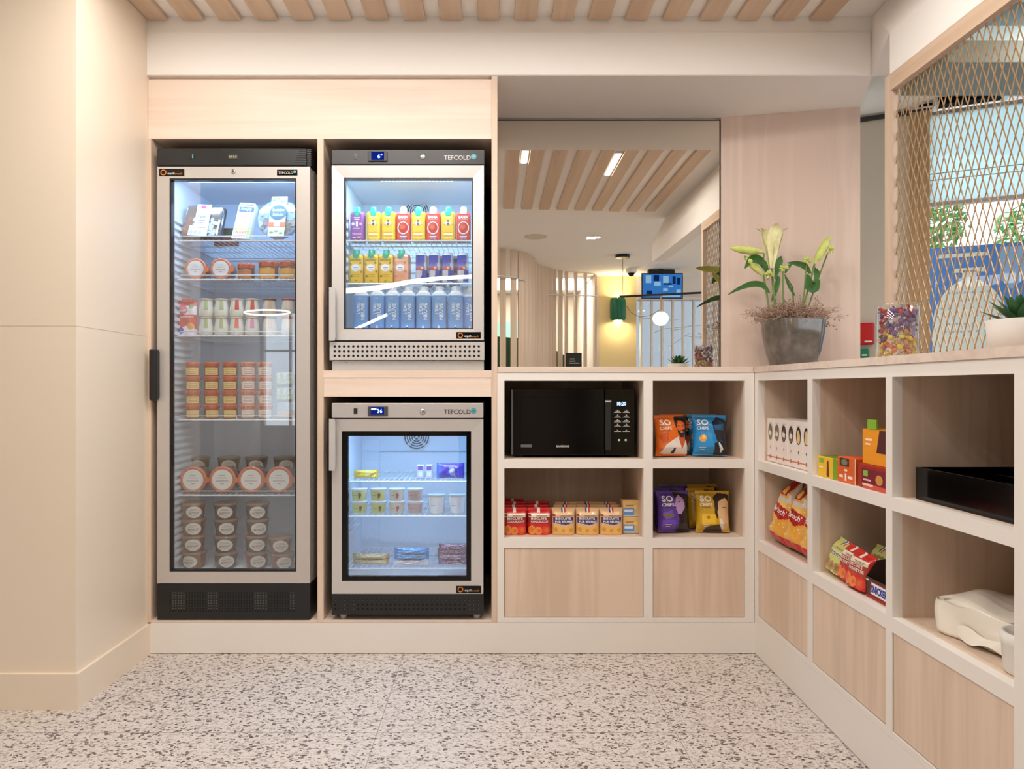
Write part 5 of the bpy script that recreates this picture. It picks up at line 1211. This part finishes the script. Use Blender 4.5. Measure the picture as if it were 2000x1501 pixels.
crisp('yellow', 1372, .19, z2, .25, 'yellow crisp packet behind the front yellow one'); crisp('purple', 1310, .19, z2, .1, 'purple crisp packet behind the front purple one'); crisp('yellow', 1375, .29, z2, .1, 'yellow crisp packet at the very back of the lower shelf'); crisp('purple', 1320, .29, z2, .0, 'purple crisp packet at the very back of the lower shelf')
# biscuit bags
def biscuit_fn(base, band, bandc, cook, t1, t2, seed, w_=.094):
    def fn(root):
        lay = [('r', (0.04, .94, .68, .80), (236, 222, 196) if base[0] > 180 and base[1] < 80 else base), ('p', band, bandc), ('r', (.40, .46, .84, 1), (60, 60, 110) if base[1] > 80 else (240, 230, 220)), ('r', (.46, .52, .84, 1), (240, 236, 230)), ('r', (.52, .58, .84, 1), (200, 40, 50) if base[1] > 80 else base), ('e', (.10, .74, .07, .05), (150, 60, 40)),
               ('e', (.18, .18, .16, .17), cook), ('e', (.46, .15, .16, .15), cook), ('e', (.78, .17, .19, .15), (226, 60, 40) if base[1] < 80 else cook), ('e', (.18, .20, .08, .08), tuple(max(0, c-26) for c in cook)), ('e', (.48, .16, .08, .07), tuple(max(0, c-26) for c in cook)), ('e', (.80, .18, .09, .08), tuple(max(0, c-26) for c in cook))]
        b, yf = bag_mb(w_, .105, .050, lay, base, 32, 36, seal=(0, .06), seed=seed, gus=6, wr=.0008, flat=True, texts=((t1, -.002, .064, .062, .009, CR, 0), (t2, .001, .052, .070, .009, CR, 0)))
        b.rect(-.012, .036, .077, .0785, .0012, 0, (120, 90, 70), fn=yf); b.rect(-.012, .030, .073, .0742, .0012, 0, (120, 90, 70), fn=yf)
        o = b.build('packet', 'print', root); weld(o)
    return fn
BR = Kind(biscuit_fn((200, 26, 28), [(.04, .68), (.94, .68), (.94, .40), (.04, .44)], (150, 40, 46), (232, 140, 60), 'BISCUITS', 'COQUELICOT', 5), 'biscuit_bag', 'biscuits', 'red biscuit bags under the microwave')
BT = Kind(biscuit_fn((222, 180, 134), [(.06, .68), (.92, .66), (.92, .48), (.6, .36), (.06, .46)], (50, 58, 130), (232, 178, 90), 'BISCUITS', 'PUR BEURRE', 6), 'biscuit_bag', 'biscuits', 'tan biscuit bags under the microwave')
z = z2+.0005
BR.place('red biscuit bag at the left end of the front row under the microwave', (PX(1006, .09), .09, z), (0, 0, .03)); BR.place('red biscuit bag beside the tan bags, front row under the microwave', (PX(1053, .09), .09, z), (0, 0, -.02))
for j, (px_, y) in enumerate(((1004, .16), (1048, .165), (1006, .24), (1050, .245), (1002, .32))): BR.place('red biscuit bag behind the front red ones, %s' % ['left of the second row', 'right of the second row', 'left of the third row', 'right of the third row', 'at the very back'][j], (PX(px_, y), y, z), (0, 0, random.uniform(-.1, .1)))
for px_, lb in ((1100, 'leftmost'), (1147, 'middle'), (1193, 'rightmost')): BT.place('tan biscuit bag with blue band, %s of three in the front row' % lb, (PX(px_, .09), .09, z), (0, 0, random.uniform(-.08, .08)))
for k, (px_, y, lb) in enumerate(((1103, .16, 'left in the second row'), (1148, .165, 'middle in the second row'), (1188, .16, 'right in the second row'), (1106, .23, 'left in the third row'), (1146, .235, 'middle in the third row'), (1184, .23, 'right in the third row'))): BT.place('tan biscuit bag with blue band, ' + lb, (PX(px_, y), y, z), (0, 0, random.uniform(-.08, .08)))
def sbox_fn(root):
    b = MB(); b.rbox(-.034, .034, 0, .05, 0, .066, .002, 0, (226, 186, 120)); b.rect(-.032, .012, .008, .036, -.0004, 0, (96, 150, 210)); b.rect(-.028, .006, .020, .030, -.0008, 0, (220, 234, 248)); b.rect(-.030, .028, .003, .008, -.0006, 0, (190, 214, 240)); b.rect(-.022, .010, .044, .048, -.0004, 0, (150, 120, 80)); b.disc(.018, .040, -.0004, .008, .008, 10, 0, (240, 206, 140)); b.build('carton', 'card', root)
SB = Kind(sbox_fn, 'biscuit_box', 'box', 'small tan and blue boxes under the microwave')
SB.place('small tan box with blue label, lower of the two stacked beside the biscuit bags', (PX(1233, .09), .09, z2+.0005)); SB.place('small tan box with blue label, upper of the two stacked beside the biscuit bags', (PX(1233, .09), .092, z2+.067))
# --- tall fridge, top shelf
zt = SH1[0]
t = thing('salad_tray', 'black meal tray with clear lid and white label leaning on the top shelf', 'food tray', (PX(389, .12), .12, zt+.011)); t.rotation_euler = (-.30, .06, -.05)
b = MB(); b.rbox(-.082, .082, 0.004, .034, 0, .150, .012, 0, (40, 40, 52), 3); b.build('tray', 'jarp', t)
b = MB(); b.rbox(-.074, .074, -.001, .006, .008, .142, .003, 0, (120, 90, 66)); 
for k in range(60):
    x, z_ = random.uniform(-.068, .068), random.uniform(.012, .085); c = random.choice([(240, 238, 230), (232, 230, 214), (250, 248, 240)]) if x > -.035 else random.choice([(170, 96, 50), (190, 120, 70), (120, 70, 50)])
    b.add([(x+dx, -.002-random.uniform(0, .006), z_+dz) for dx, dz in ((-.009, -.006), (.008, -.009), (.010, .006), (-.004, .010))], [(0,1,2,3)], 0, c)
b.build('food', 'card', t)
b = MB(); b.poly([(-.026, .004), (.034, .004), (.030, .148), (-.030, .148)], -.0105, 0, (240, 238, 244)); b.disc(-.002, .136, -.011, .012, .008, 14, 0, (206, 60, 120)); b.rect(-.046, .030, .004, .048, -.0104, 0, (238, 238, 244))
b.text('Palea', 0, .092, -.0112, wd=.036, c=(70, 66, 90)); b.rect(-.016, .016, .072, .074, -.0112, 0, (140, 136, 150)); b.rect(-.012, .012, .062, .064, -.0112, 0, (140, 136, 150)); b.rect(-.040, .026, .040, .0415, -.0112, 0, (150, 150, 160))
for k in range(3): b.disc(-.034+k*.018, .020, -.0112, .007, .009, 8, 0, (206, 206, 214))
b.build('label', 'card', t)
b = MB(); b.rbox(-.078, .078, -.010, .004, .004, .146, .008, 0, None, 2); b.build('clear_lid', 'plastic', t)
t = thing('sandwich_pack', 'tall sandwich pack with white, yellow and orange print on the top shelf', 'sandwich', (PX(470, .12), .12, zt+.008)); t.rotation_euler = (-.22, .07, -.06)
b = MB(); b.prism([(-.040, 0), (.036, 0), (.040, .148), (.036, .158), (-.026, .158), (-.030, .148)], 0, .03, 0, (244, 246, 240)); y = -.0006
b.poly([(.018, .002), (.036, .002), (.039, .12), (.030, .12)], y, 0, (190, 226, 150)); b.poly([(-.039, .01), (-.030, .01), (-.031, .10)], y, 0, (206, 232, 170)); b.rect(-.026, .036, .118, .140, y, 0, (52, 70, 100)); b.text('Simply', .004, .129, y-.0005, wd=.046, c=(240, 244, 250)); b.rect(-.024, .034, .147, .152, y, 0, (60, 80, 110))
b.text('SANDWICH', -.002, .043, y-.0005, wd=.058, ht=.010, c=(236, 190, 40), rot=.1, bold=.03); b.text('POULET', .002, .028, y-.0005, wd=.056, ht=.010, c=(240, 130, 70), rot=.06, bold=.03); b.rect(-.030, .030, .012, .015, y, 0, (240, 150, 110)); b.build('pack', 'card', t)
t = thing('salad_bowl', 'round clear salad bowl with white, teal and orange band on the top shelf', 'salad bowl', (PX(539, .12), .125, zt+.011)); t.rotation_euler = (-.25, 0, -.04)
R = .089
b = MB(); b.lathe([(R*.80, -.045), (R*.93, -.03), (R*.97, -.004), (R*.97, 0)], (0, 0, R), 14, 0, (206, 214, 226), axis='y', sm=False); b.build('bowl', 'card', t)
b = MB()
for k in range(90):
    a = random.uniform(0, 2*PI); r = R*.86*math.sqrt(random.random()); x, z_ = r*math.cos(a), R+r*math.sin(a)
    c = random.choice([(190, 206, 200), (214, 226, 214), (150, 170, 150), (200, 196, 190)]) if z_ > R*.95 else random.choice([(150, 130, 100), (120, 160, 90), (200, 120, 140), (170, 150, 120), (110, 100, 90)])
    b.add([(x+dx, -.001-random.uniform(0, .004), z_+dz) for dx, dz in ((-.010, -.005), (.007, -.010), (.011, .004), (-.003, .011))], [(0,1,2,3)], 0, c)
b.build('salad', 'card', t)
b = MB(); b.lathe([(R, 0), (R, .003), (R*.9, .008), (.001, .009)], (0, 0, R), 14, 0, None, axis='y', sm=False); b.build('clear_lid', 'plastic', t)
b = MB(); y = -.0105; b.poly([(-.034, .004), (.034, .004), (.036, .182), (-.030, .182)], y, 0, (240, 244, 240)); b.disc(.002, R+.02, y-.0006, .036, .034, 24, 0, (70, 100, 112)); b.text('Sodebo', .002, R+.032, y-.001, wd=.050, c=(240, 246, 246), bold=.02); b.text('Salade', .002, R+.012, y-.001, wd=.044, c=(240, 246, 246)); b.rect(-.034, .034, .044, .066, y-.0006, 0, (232, 120, 70)); b.rect(-.012, .014, .046, .064, y-.001, 0, (250, 200, 170))
for (x, z_) in ((-.02, .02), (.0, .025), (.02, .016), (-.02, .165), (.016, .160), (0, .172)): b.disc(x, z_, y-.0006, .009, .005, 8, 0, (120, 176, 100))
b.build('label', 'card', t)
def blister(px_, py0, y, c, lb):
    t = thing('food_pack', lb, 'food pack', (PX(px_, y), y, py0)); b = MB(); b.rbox(-.045, .045, 0, .06, 0, .032, .006, 0, c); b.build('tray', 'card', t); b = MB(); b.rbox(-.047, .047, -.002, .062, .0325, .036, .001, 0, (200, 206, 210)); b.build('film_lid', 'jarp', t)
blister(437, zt+.001, .22, (130, 66, 60), 'dark red food pack, lower one between tray and sandwich'); blister(437, zt+.039, .22, (70, 84, 66), 'dark green food pack, upper one between tray and sandwich')
# red pouch, third shelf
t = thing('dessert_pouch', 'red and white spouted pouch at the left end of the third shelf', 'pouch', (PX(367, .13), .13, SH1[2]), .0)
b, yf = bag_mb(.076, .140, .034, [('r', (0, 1, .60, .86), (240, 232, 236)), ('e', (.28, .72, .26, .14), (196, 96, 110)), ('e', (.75, .82, .14, .06), (110, 170, 120)), ('p', [(0, 0), (1, 0), (1, .18), (.5, .26), (0, .2)], (236, 226, 236)), ('e', (.72, .26, .2, .1), (240, 170, 60)), ('e', (.2, .14, .16, .1), (120, 90, 170))], (206, 60, 50), 24, 34, seal=(0, .05), seed=9, gus=3, flat=True, texts=(('FRUITS', -.012, .100, .040, .009, (250, 244, 246), .08), ('Compote', .002, .074, .052, .010, (250, 240, 236), .03)))
weld(b.build('packet', 'print', t)); b = MB(); b.rbox(-.022, .022, -.010, .006, .132, .148, .004, 0, (206, 40, 36)); b.build('cap', 'jarp', t)
# white-and-bread boxes right end of fourth shelf
def clam_fn(root):
    b = MB(); b.rbox(-.034, .034, 0, .07, 0, .030, .004, 0, (206, 160, 110)); b.build('bread', 'card', root); b = MB(); b.rbox(-.036, .036, -.004, .074, -.0002, .070, .006); b.build('clear_box', 'plastic', root)
CL = Kind(clam_fn, 'sandwich_box', 'sandwich', 'clear boxes with bread on the fourth shelf')
CL.place('clear box with bread, lower one right of the pale jar stacks', (PX(556, .135), .135, SH1[3]+.001)); 
def sal_fn(root):
    b = MB(); b.rbox(-.036, .036, 0, .07, 0, .05, .008, 0, (206, 214, 190))
    for k in range(40):
        x, z_ = random.uniform(-.03, .03), random.uniform(.006, .044); c = random.choice([(130, 160, 90), (214, 220, 196), (180, 150, 110), (160, 186, 130)]); b.add([(x+dx, -.0006-random.uniform(0, .001), z_+dz) for dx, dz in ((-.006, -.003), (.005, -.006), (.007, .003), (-.002, .007))], [(0,1,2,3)], 0, c)
    b.build('salad', 'card', root); b = MB(); b.rbox(-.038, .038, -.004, .074, 0.0, .060, .006); b.build('clear_box', 'plastic', root)
SLD = Kind(sal_fn, 'salad_box', 'salad', 'clear salad boxes on the fourth shelf')
SLD.place('clear green salad box resting on the bread box', (PX(556, .135), .135, SH1[3]+.073)); SLD.place('clear green salad box, topmost at the right end of the fourth shelf', (PX(556, .135), .135, SH1[3]+.136))
# --- lower right fridge
def cup_fn(lab, icon, h=.052, r=.033, lidc=(226, 232, 236)):
    def fn(root):
        b = MB(); b.lathe([(r*.82, 0), (r*.84, .002), (r, h-.004)], n=24, c=(232, 236, 232)); b.build('cup_body', 'jarp', root); b = MB(); b.lathe([(r*1.05, h-.0038), (r*1.06, h-.002), (r*1.0, h), (.001, h)], n=24, c=lidc); b.build('foil_lid', 'jarp', root)
        b = MB(); vs = []; n = 10
        for j, z_ in enumerate((.005, h-.010)):
            rr = r*(.84+.16*(z_-.002)/(h-.006))+.0005
            for i in range(n+1): a = -1.1+2.2*i/n; vs.append((rr*math.sin(a), -rr*math.cos(a), z_))
        b.add(vs, [(i, i+1, n+2+i, n+1+i) for i in range(n)], 0, lab, True); f = cyl_fn(r*.94)
        b.disc(.009, h*.52, .0034, .0065, .008, 10, 0, icon, fn=f); b.disc(.008, h*.36, .0038, .004, .006, 8, 0, icon, fn=f); b.rect(-.020, -.002, h*.45, h*.45+.0015, .0030, 0, (120, 120, 110), fn=f); b.build('label', 'card', root)
    return fn
CG = Kind(cup_fn((206, 216, 130), (120, 70, 60)), 'dessert_cup', 'cup', 'labelled dessert cups in the lower fridge'); CW = Kind(cup_fn((226, 220, 206), (170, 90, 100)), 'dessert_cup', 'cup', 'labelled dessert cups in the lower fridge')
CP = Kind(cup_fn((206, 178, 176), (190, 160, 160)), 'dessert_cup', 'cup', 'labelled dessert cups in the lower fridge'); CB = Kind(cup_fn((248, 250, 252), (236, 236, 240), .080, .036, (196, 210, 222)), 'yogurt_tub', 'cup', 'white tubs in the lower fridge')
for px_, K_, nm_ in ((702, CG, 'yellow-green dessert cup, leftmost stack'), (739, CG, 'yellow-green dessert cup, second stack'), (775, CW, 'cream dessert cup with red figure'), (811, CP, 'greyish pink dessert cup')):
    for j in range(2): K_.place('%s, %s one on the middle shelf' % (nm_, ['lower', 'upper'][j]), (PX(px_, .165), .165, SH3[1]+j*.0525), (0, 0, random.uniform(-.1, .1)))
CB.place('white tub with foil lid, left of two on the middle shelf', (PX(853, .165), .165, SH3[1])); CB.place('white tub with foil lid, right of two on the middle shelf', (PX(893, .165), .165, SH3[1]))
def flow_fn(w_, h, t_, base, lay, seed, txt=None):
    def fn(root):
        b, yf = bag_mb(h, w_, t_, lay, base, 22, 34, seal=(.06, .06), seed=seed, wr=.0025, texts=()); b.xform(Matrix.Translation((w_/2, 0, h/2)) @ Matrix.Rotation(-PI/2, 4, 'Y'))
        if False: pass
        weld(b.build('wrapper', 'print', root))
    return fn
# xform above lays the packet on its long side; x spans the shelf
KY = Kind(flow_fn(.10, .036, .036, (226, 186, 50), [('r', (0, 1, .3, .5), (240, 220, 120))], 11), 'snack_bag', 'snack', 'bags on the top shelf of the lower fridge')
KY.place('yellow snack bag lying at the left of the top shelf', (PX(715, .17), .17, SH3[0]+.001))
KP = Kind(flow_fn(.115, .064, .040, (84, 64, 190), [('p', [(.1, .3), (.9, .4), (.8, .55), (.2, .5)], (190, 180, 236)), ('r', (0, 1, .86, 1), (60, 110, 206)), ('r', (.2, .5, .6, .75), (60, 40, 160))], 12), 'snack_bag', 'snack', 'bags on the top shelf of the lower fridge')
KP.place('purple snack bag lying at the right of the top shelf', (PX(880, .17), .17, SH3[0]+.001))
def spk_fn(root):
    b = MB(); b.rbox(-.014, .014, 0, .03, 0, .056, .003, 0, (206, 204, 232)); b.rect(-.010, .010, .036, .052, -.0004, 0, (110, 80, 160)); b.rect(-.008, .008, .010, .030, -.0004, 0, (236, 236, 246)); b.build('carton', 'card', root)
SPK = Kind(spk_fn, 'small_carton', 'carton', 'small lilac cartons on the top shelf of the lower fridge')
for px_, lb in ((821, 'left'), (838, 'right')): SPK.place('small lilac carton, %s of two beside the purple snack bag' % lb, (PX(px_, .16), .16, SH3[0]+.001))
def bars(kind_args, nm_, px_, y, n, dz, lb, grp, w_):
    K_ = Kind(flow_fn(*kind_args), nm_, 'snack bar', grp)
    for j in range(n): K_.place(lb % (['lowest', 'second', 'third', 'topmost', 'topmost'][j] if j < n-1 else 'topmost'), (PX(px_, y)+random.uniform(-.004, .004), y+random.uniform(0, .006), SH3[2]+.001+j*dz), (0, 0, random.uniform(-.05, .05)))
bars((.150, .024, .036, (176, 160, 116), [('n', (0, 1, .1, .9), (226, 216, 190), .25), ('r', (.35, .5, .1, .9), (214, 186, 90))], 21), 'snack_bar', 726, .14, 2, .021, 'tan wrapped bar, %s in the left pile on the bottom shelf', 'tan bars in the lower fridge', .15)
bars((.138, .026, .038, (232, 236, 244), [('n', (0, 1, .1, .9), (200, 170, 190), .3)], 22), 'snack_bar', 804, .13, 1, .022, 'white and pink wrapped bar, %s under the blue ones', 'blue bars in the lower fridge', .13)
K_ = Kind(flow_fn(.142, .026, .036, (50, 150, 226), [('n', (0, 1, .1, .9), (190, 224, 250), .12), ('r', (.4, .55, .15, .85), (120, 196, 244))], 23), 'snack_bar', 'snack bar', 'blue bars in the lower fridge')
for j, lb in enumerate(('lower', 'upper')): K_.place('bright blue wrapped bar, %s of the two in the middle pile' % lb, (PX(804, .13), .13, SH3[2]+.025+j*.022), (0, 0, .03-.06*j))
bars((.120, .024, .040, (96, 60, 110), [('n', (0, 1, .05, .95), (206, 190, 222), .35), ('n', (0, 1, .1, .9), (170, 60, 80), .15)], 24), 'snack_bar', 884, .14, 4, .021, 'purple speckled wrapped bar, %s in the right pile on the bottom shelf', 'purple bars in the lower fridge', .12)
# ================================================================== right unit goods (local x towards the camera, front facing -x)
def RU(name, label, cat, ly, depth, z, group=None, rz=0.0):
    return thing(name, label, cat, (1.024+depth, -ly, z), -PI/2+rz, group)
RZ = -PI/2
def tbox_fn(oc, ic, mk):
    def fn(root):
        b = MB(); b.rbox(-.0295, .0295, 0, .10, 0, .163, .001, 0, (238, 226, 218), 1); b.disc(0, .113, -.0004, .019, .031, 26, 0, oc); b.disc(.001, .106, -.0008, .013, .020, 18, 0, ic)
        if oc[0] < 40: b.disc(0, .120, -.001, .010, .013, 14, 0, (224, 190, 130))
        else: b.poly([(-.012, .102), (.010, .098), (.014, .112), (-.008, .120)], -.001, 0, (230, 220, 206))
        b.disc(0, .055, -.0004, .004, .006, 8, 0, mk); b.rect(-.0295, .0295, .018, .022, -.0004, 0, (214, 110, 80)); b.disc(0, .020, -.0008, .005, .008, 10, 0, (190, 110, 60)); b.rect(-.014, .014, .146, .148, -.0004, 0, (190, 180, 176)); b.build('carton', 'card', root)
    return fn
TB = [Kind(tbox_fn((110, 106, 84), (150, 120, 90), (206, 170, 90)), 'biscuit_box', 'box', 'tall white boxes with oval pictures'), Kind(tbox_fn((60, 46, 42), (130, 100, 80), (190, 150, 140)), 'biscuit_box', 'box', 'tall white boxes with oval pictures'), Kind(tbox_fn((28, 20, 18), (230, 196, 130), (90, 90, 96)), 'biscuit_box', 'box', 'tall white boxes with oval pictures')]
for i in range(7):
    TB[min(2, i//2)].place('tall white box with oval picture, %s in the row by the corner' % ['first', 'second', 'third', 'fourth', 'fifth', 'sixth', 'nearest'][i], (1.024+.034, -(.068+i*.0605), .7585), (0, 0, RZ))
t = RU('display_box', 'yellow and green display box at the left end of the middle opening', 'box', .553, .015, .7585)
b = MB(); b.rbox(-.060, .060, 0, .07, 0, .064, .001, 0, (240, 190, 40), 1); b.rect(.038, .060, 0, .064, -.0005, 0, (120, 160, 40)); b.rect(-.050, -.022, .044, .058, -.0005, 0, (130, 180, 60)); b.poly([(-.002, .004), (.014, .004), (.010, .056), (.0, .050)], -.0005, 0, (110, 40, 40)); b.rect(-.050, -.025, .028, .032, -.0006, 0, (250, 244, 220)); b.box(-.055, .055, .004, .066, .0642, .0655, 0, (110, 130, 40)); b.build('carton', 'card', t)
t = RU('display_box', 'bright orange box with small picture in the middle opening', 'box', .672, .015, .7585)
b = MB(); b.rbox(-.052, .046, 0, .09, 0, .075, .001, 0, (220, 96, 36), 1); b.rect(-.040, .014, .048, .072, -.0005, 0, (60, 56, 50)); b.disc(-.012, .060, -.0008, .018, .009, 12, 0, (130, 120, 90)); b.rect(.047, .050, 0, .075, -.0005, 0, (240, 226, 214)); b.rect(-.012, .004, .034, .040, -.0006, 0, (250, 230, 214)); b.rect(-.010, .000, .006, .028, -.0006, 0, (250, 230, 214)); b.rect(-.042, -.020, .014, .022, -.0006, 0, (250, 220, 200)); b.rect(.008, .034, .014, .022, -.0006, 0, (250, 220, 200)); b.build('carton', 'card', t)
t = RU('display_box', 'dark red box with green square beside the bright orange box', 'box', .803, .015, .7585)
b = MB(); b.rbox(-.075, .08, .004, .10, 0, .066, .001, 0, (168, 44, 26), 1); b.rbox(-.050, .08, 0, .0038, 0, .056, .0008, 0, (120, 24, 36), 1); b.rect(-.040, -.016, .034, .050, -.0005, 0, (130, 180, 70)); b.poly([(-.05, 0), (.08, 0), (.08, .012), (-.02, .016)], -.0005, 0, (206, 80, 60)); b.rect(-.040, .0, .022, .027, -.0006, 0, (230, 180, 180)); b.rect(-.044, .01, .008, .014, -.0007, 0, (240, 200, 190)); b.disc(.040, .030, -.0006, .018, .014, 12, 0, (206, 140, 70)); b.build('carton', 'card', t)
t = RU('display_box', 'upright orange box with green top standing on the dark red box', 'box', .812, .025, .8250)
b = MB(); b.rbox(-.072, .07, 0, .06, 0, .098, .001, 0, (236, 150, 30), 1); b.box(-.045, .00, -.001, .004, .098, .125, 0, (130, 180, 50)); b.poly([(.0, .035), (.07, .035), (.07, .097), (.015, .097)], -.0008, 0, (80, 30, 26)); b.rect(-.055, -.020, .066, .072, -.0006, 0, (250, 226, 190)); b.rect(-.055, -.030, .054, .059, -.0006, 0, (250, 226, 190)); b.build('carton', 'card', t)
# brioche bags
def brio_fn(root):
    lay = [('e', (.30, .44, .22, .14), (236, 170, 60)), ('e', (.70, .44, .22, .14), (228, 158, 50)), ('e', (.30, .22, .22, .13), (240, 180, 80)), ('e', (.70, .22, .22, .13), (232, 166, 60)), ('e', (.5, .60, .30, .10), (240, 196, 110)), ('n', (0, 1, .1, .7), (250, 226, 170), .05),
           ('r', (0, 1, .0, .12), (200, 30, 22)), ('p', [(.05, .62), (.95, .52), (.9, .40), (.6, .34), (.15, .46)], (178, 20, 28)), ('p', [(.18, .98), (.82, .98), (.72, .74), (.28, .74)], (160, 18, 26)), ('e', (.5, .82, .16, .07), (240, 180, 70)), ('r', (0, .17, .66, 1), (206, 196, 186)), ('r', (.83, 1, .66, 1), (206, 196, 186)), ('r', (.15, .85, .64, .70), (214, 206, 196))]
    b, yf = bag_mb(.136, .240, .082, lay, (226, 172, 84), 40, 60, seal=(.01, .03), seed=31, wr=.004, taper=.45, texts=(("Brioch'", .004, .117, .078, .022, (250, 240, 232), -.10),)); weld(b.build('packet', 'print', root))
BRI = Kind(brio_fn, 'brioche_bag', 'brioche', 'clear bags of brioche rolls')
for i, (ly, dp, lb, ry) in enumerate(((.115, .052, 'bag of brioche rolls with red label, the one nearest the corner', .10), (.252, .052, 'bag of brioche rolls with red label, in front of its darker neighbour', .02), (.386, .052, 'bag of brioche rolls with red label, beside the white divider', .0))):
    BRI.place(lb, (1.024+dp, -ly, .4620), (-.24, ry, RZ+.06))
# biscuit bags of the middle opening
BRR = Kind(biscuit_fn((206, 36, 30), [(.04, .66), (.94, .66), (.94, .34), (.04, .38)], (176, 60, 44), (232, 130, 70), 'BISCUITS', 'NOISETTE', 15), 'biscuit_bag', 'biscuits', 'red biscuit bags beside the chocolate bar box')
BGG = Kind(biscuit_fn((206, 206, 120), [(.2, .58), (.8, .58), (.8, .48), (.2, .48)], (120, 130, 60), (176, 140, 90), 'TENDRE', 'CITRON', 16), 'biscuit_bag', 'biscuits', 'green biscuit bags beside the divider')
BGG.place('yellow-green biscuit bag leaning at the left end of the middle opening', (1.024+.055, -.535, .4600), (-.3, .12, RZ)); BGG.place('yellow-green biscuit bag behind the red ones', (1.024+.16, -.60, .4505), (-.1, .0, RZ))
BRR.place('red biscuit bag, left of the two front ones beside the chocolate box', (1.024+.055, -.612, .4570), (-.22, .06, RZ)); BRR.place('red biscuit bag, right of the two front ones beside the chocolate box', (1.024+.045, -.690, .4560), (-.18, .05, RZ+.08)); BRR.place('red biscuit bag tipped up behind the chocolate bar box', (1.024+.16, -.735, .452), (-.1, .2, RZ)); BRR.place('red biscuit bag at the back, above the chocolate bar box', (1.024+.22, -.850, .4505), (0, 0, RZ))
t = RU('chocolate_bar_box', 'open brown cardboard display box of chocolate bars with blue lettering', 'box', .820, .035, .4505)
b = MB(); br = (66, 50, 42); e = .002; W_, D_, Hf, Hb = .080, .15, .055, .115
b.box(-W_, W_, 0, e, 0, Hf, 0, br); b.box(-W_, W_, D_-e, D_, 0, Hb, 0, (120, 84, 50)); b.box(-W_, W_, 0, D_, 0, e, 0, (120, 84, 50))
for x in (-W_, W_-e):
    b.prism([(0, 0), (D_, 0), (D_, Hb), (.03, Hb*.86), (0, Hf)], x, x+e, 0, br, axis='x')
b.box(-W_, W_, -.0008, 0, 0, .006, 0, (170, 30, 34)); b.poly([(-W_+.022, .010), (W_, .008), (W_, .046), (-W_+.026, .048)], -.0006, 0, (190, 30, 40)); b.poly([(-W_+.026, .013), (W_, .011), (W_, .043), (-W_+.030, .045)], -.0010, 0, (240, 236, 240))
b.text('SNICKERS', -.008, .028, -.0015, wd=.088, ht=.022, c=(40, 60, 150), bold=.05); b.rect(-W_+.002, -W_+.018, .046, .050, -.001, 0, (226, 220, 214)); b.build('carton', 'card', t)
# cutlery tray
t = RU('cutlery_tray', 'black open tray in the upper opening nearest the camera', 'tray', 1.145, .045, .7585)
b = MB(); w_ = .19; e = .004; b.box(-w_, w_, 0, .30, 0, e)
b.box(-w_, w_, 0, e, e, .080); b.box(-w_, w_, .296, .30, e, .080); b.box(-w_, -w_+e, e, .296, e, .080); b.box(w_-e, w_, e, .296, e, .080); b.box(-w_+e, w_-e, .15, .154, e, .070); b.build('tray', 'blackgloss', t)
b = MB(); b.rbox(-.02, .025, .12, .15, .0705, .096, .003); b.build('divider_clip', 'black', t)
t = RU('wooden_spatula', 'pale wooden cutlery piece sticking out of the black tray', 'cutlery', 1.30, .16, .764)
b = MB(); b.prism([(-.05, 0), (.03, 0), (.04, .09), (.0, .110), (-.025, .085)], 0, .012); b.build('blade', 'tan', t)
# napkin pack and tub
t = RU('napkin_pack', 'plastic wrapped pack of white napkins in the lower opening', 'napkins', 1.185, .075, .4505, rz=.22)
def lumpy(x0, x1, y0, y1, z0, z1, n, amp, seed):
    bm = bmesh.new(); bmesh.ops.create_cube(bm, size=1); bmesh.ops.subdivide_edges(bm, edges=bm.edges[:], cuts=n, use_grid_fill=True)
    rr = random.Random(seed); ph = [rr.uniform(0, 6) for _ in range(6)]; b = MB()
    for v in bm.verts:
        x, y, z = v.co; k = 1-.12*(abs(2*x)**4*abs(2*z)**4+abs(2*y)**4*abs(2*z)**4)
        dx = amp*math.sin(6*z+ph[0]+7*y); dz = amp*1.3*math.sin(5*x+ph[1])*math.sin(4*y+ph[2])+amp*.7*math.sin(13*x+9*y)
        v.co = (x0+(x+.5)*(x1-x0)+dx+(amp*1.5*(0.5-z) if x < -.45 else 0), y0+(y+.5)*(y1-y0)*k+amp*math.sin(7*x+ph[3]+4*z), max(z0, z0+(z+.5)*(z1-z0)*k+(dz if z > 0 else abs(dz)*.6)))
    bm.verts.index_update(); b.add([v.co for v in bm.verts], [[v.index for v in f.verts] for f in bm.faces], 0, None, True); bm.free(); return b
b = lumpy(-.165, .065, .01, .24, .001, .094, 12, .0050, 3); b.build('wrapped_stack', 'ghost', t)
b = MB(); vs = []
for j in range(7):
    for i in range(13):
        u = i/12; q = j/6; vs.append((-.10+u*.14, .008-.016*q*math.sin(PI*u)**.5, .030-.022*q+.006*math.sin(9*u+2*q)+.003))
b.add(vs, [(j*13+i, j*13+i+1, (j+1)*13+i+1, (j+1)*13+i) for j in range(6) for i in range(12)], 0, None, True); b.build('wrapper_flap', 'ghost', t)
t = thing('tub', 'round white plastic tub at the front corner of the lower opening', 'tub', (1.108, -1.282, .4505))
b = MB(); b.lathe([(.046, 0), (.050, .004), (.053, .060), (.055, .062), (.055, .082), (.052, .084), (.046, .084), (.044, .078), (.002, .077)], n=36); b.build('bowl', 'whitepl', t)
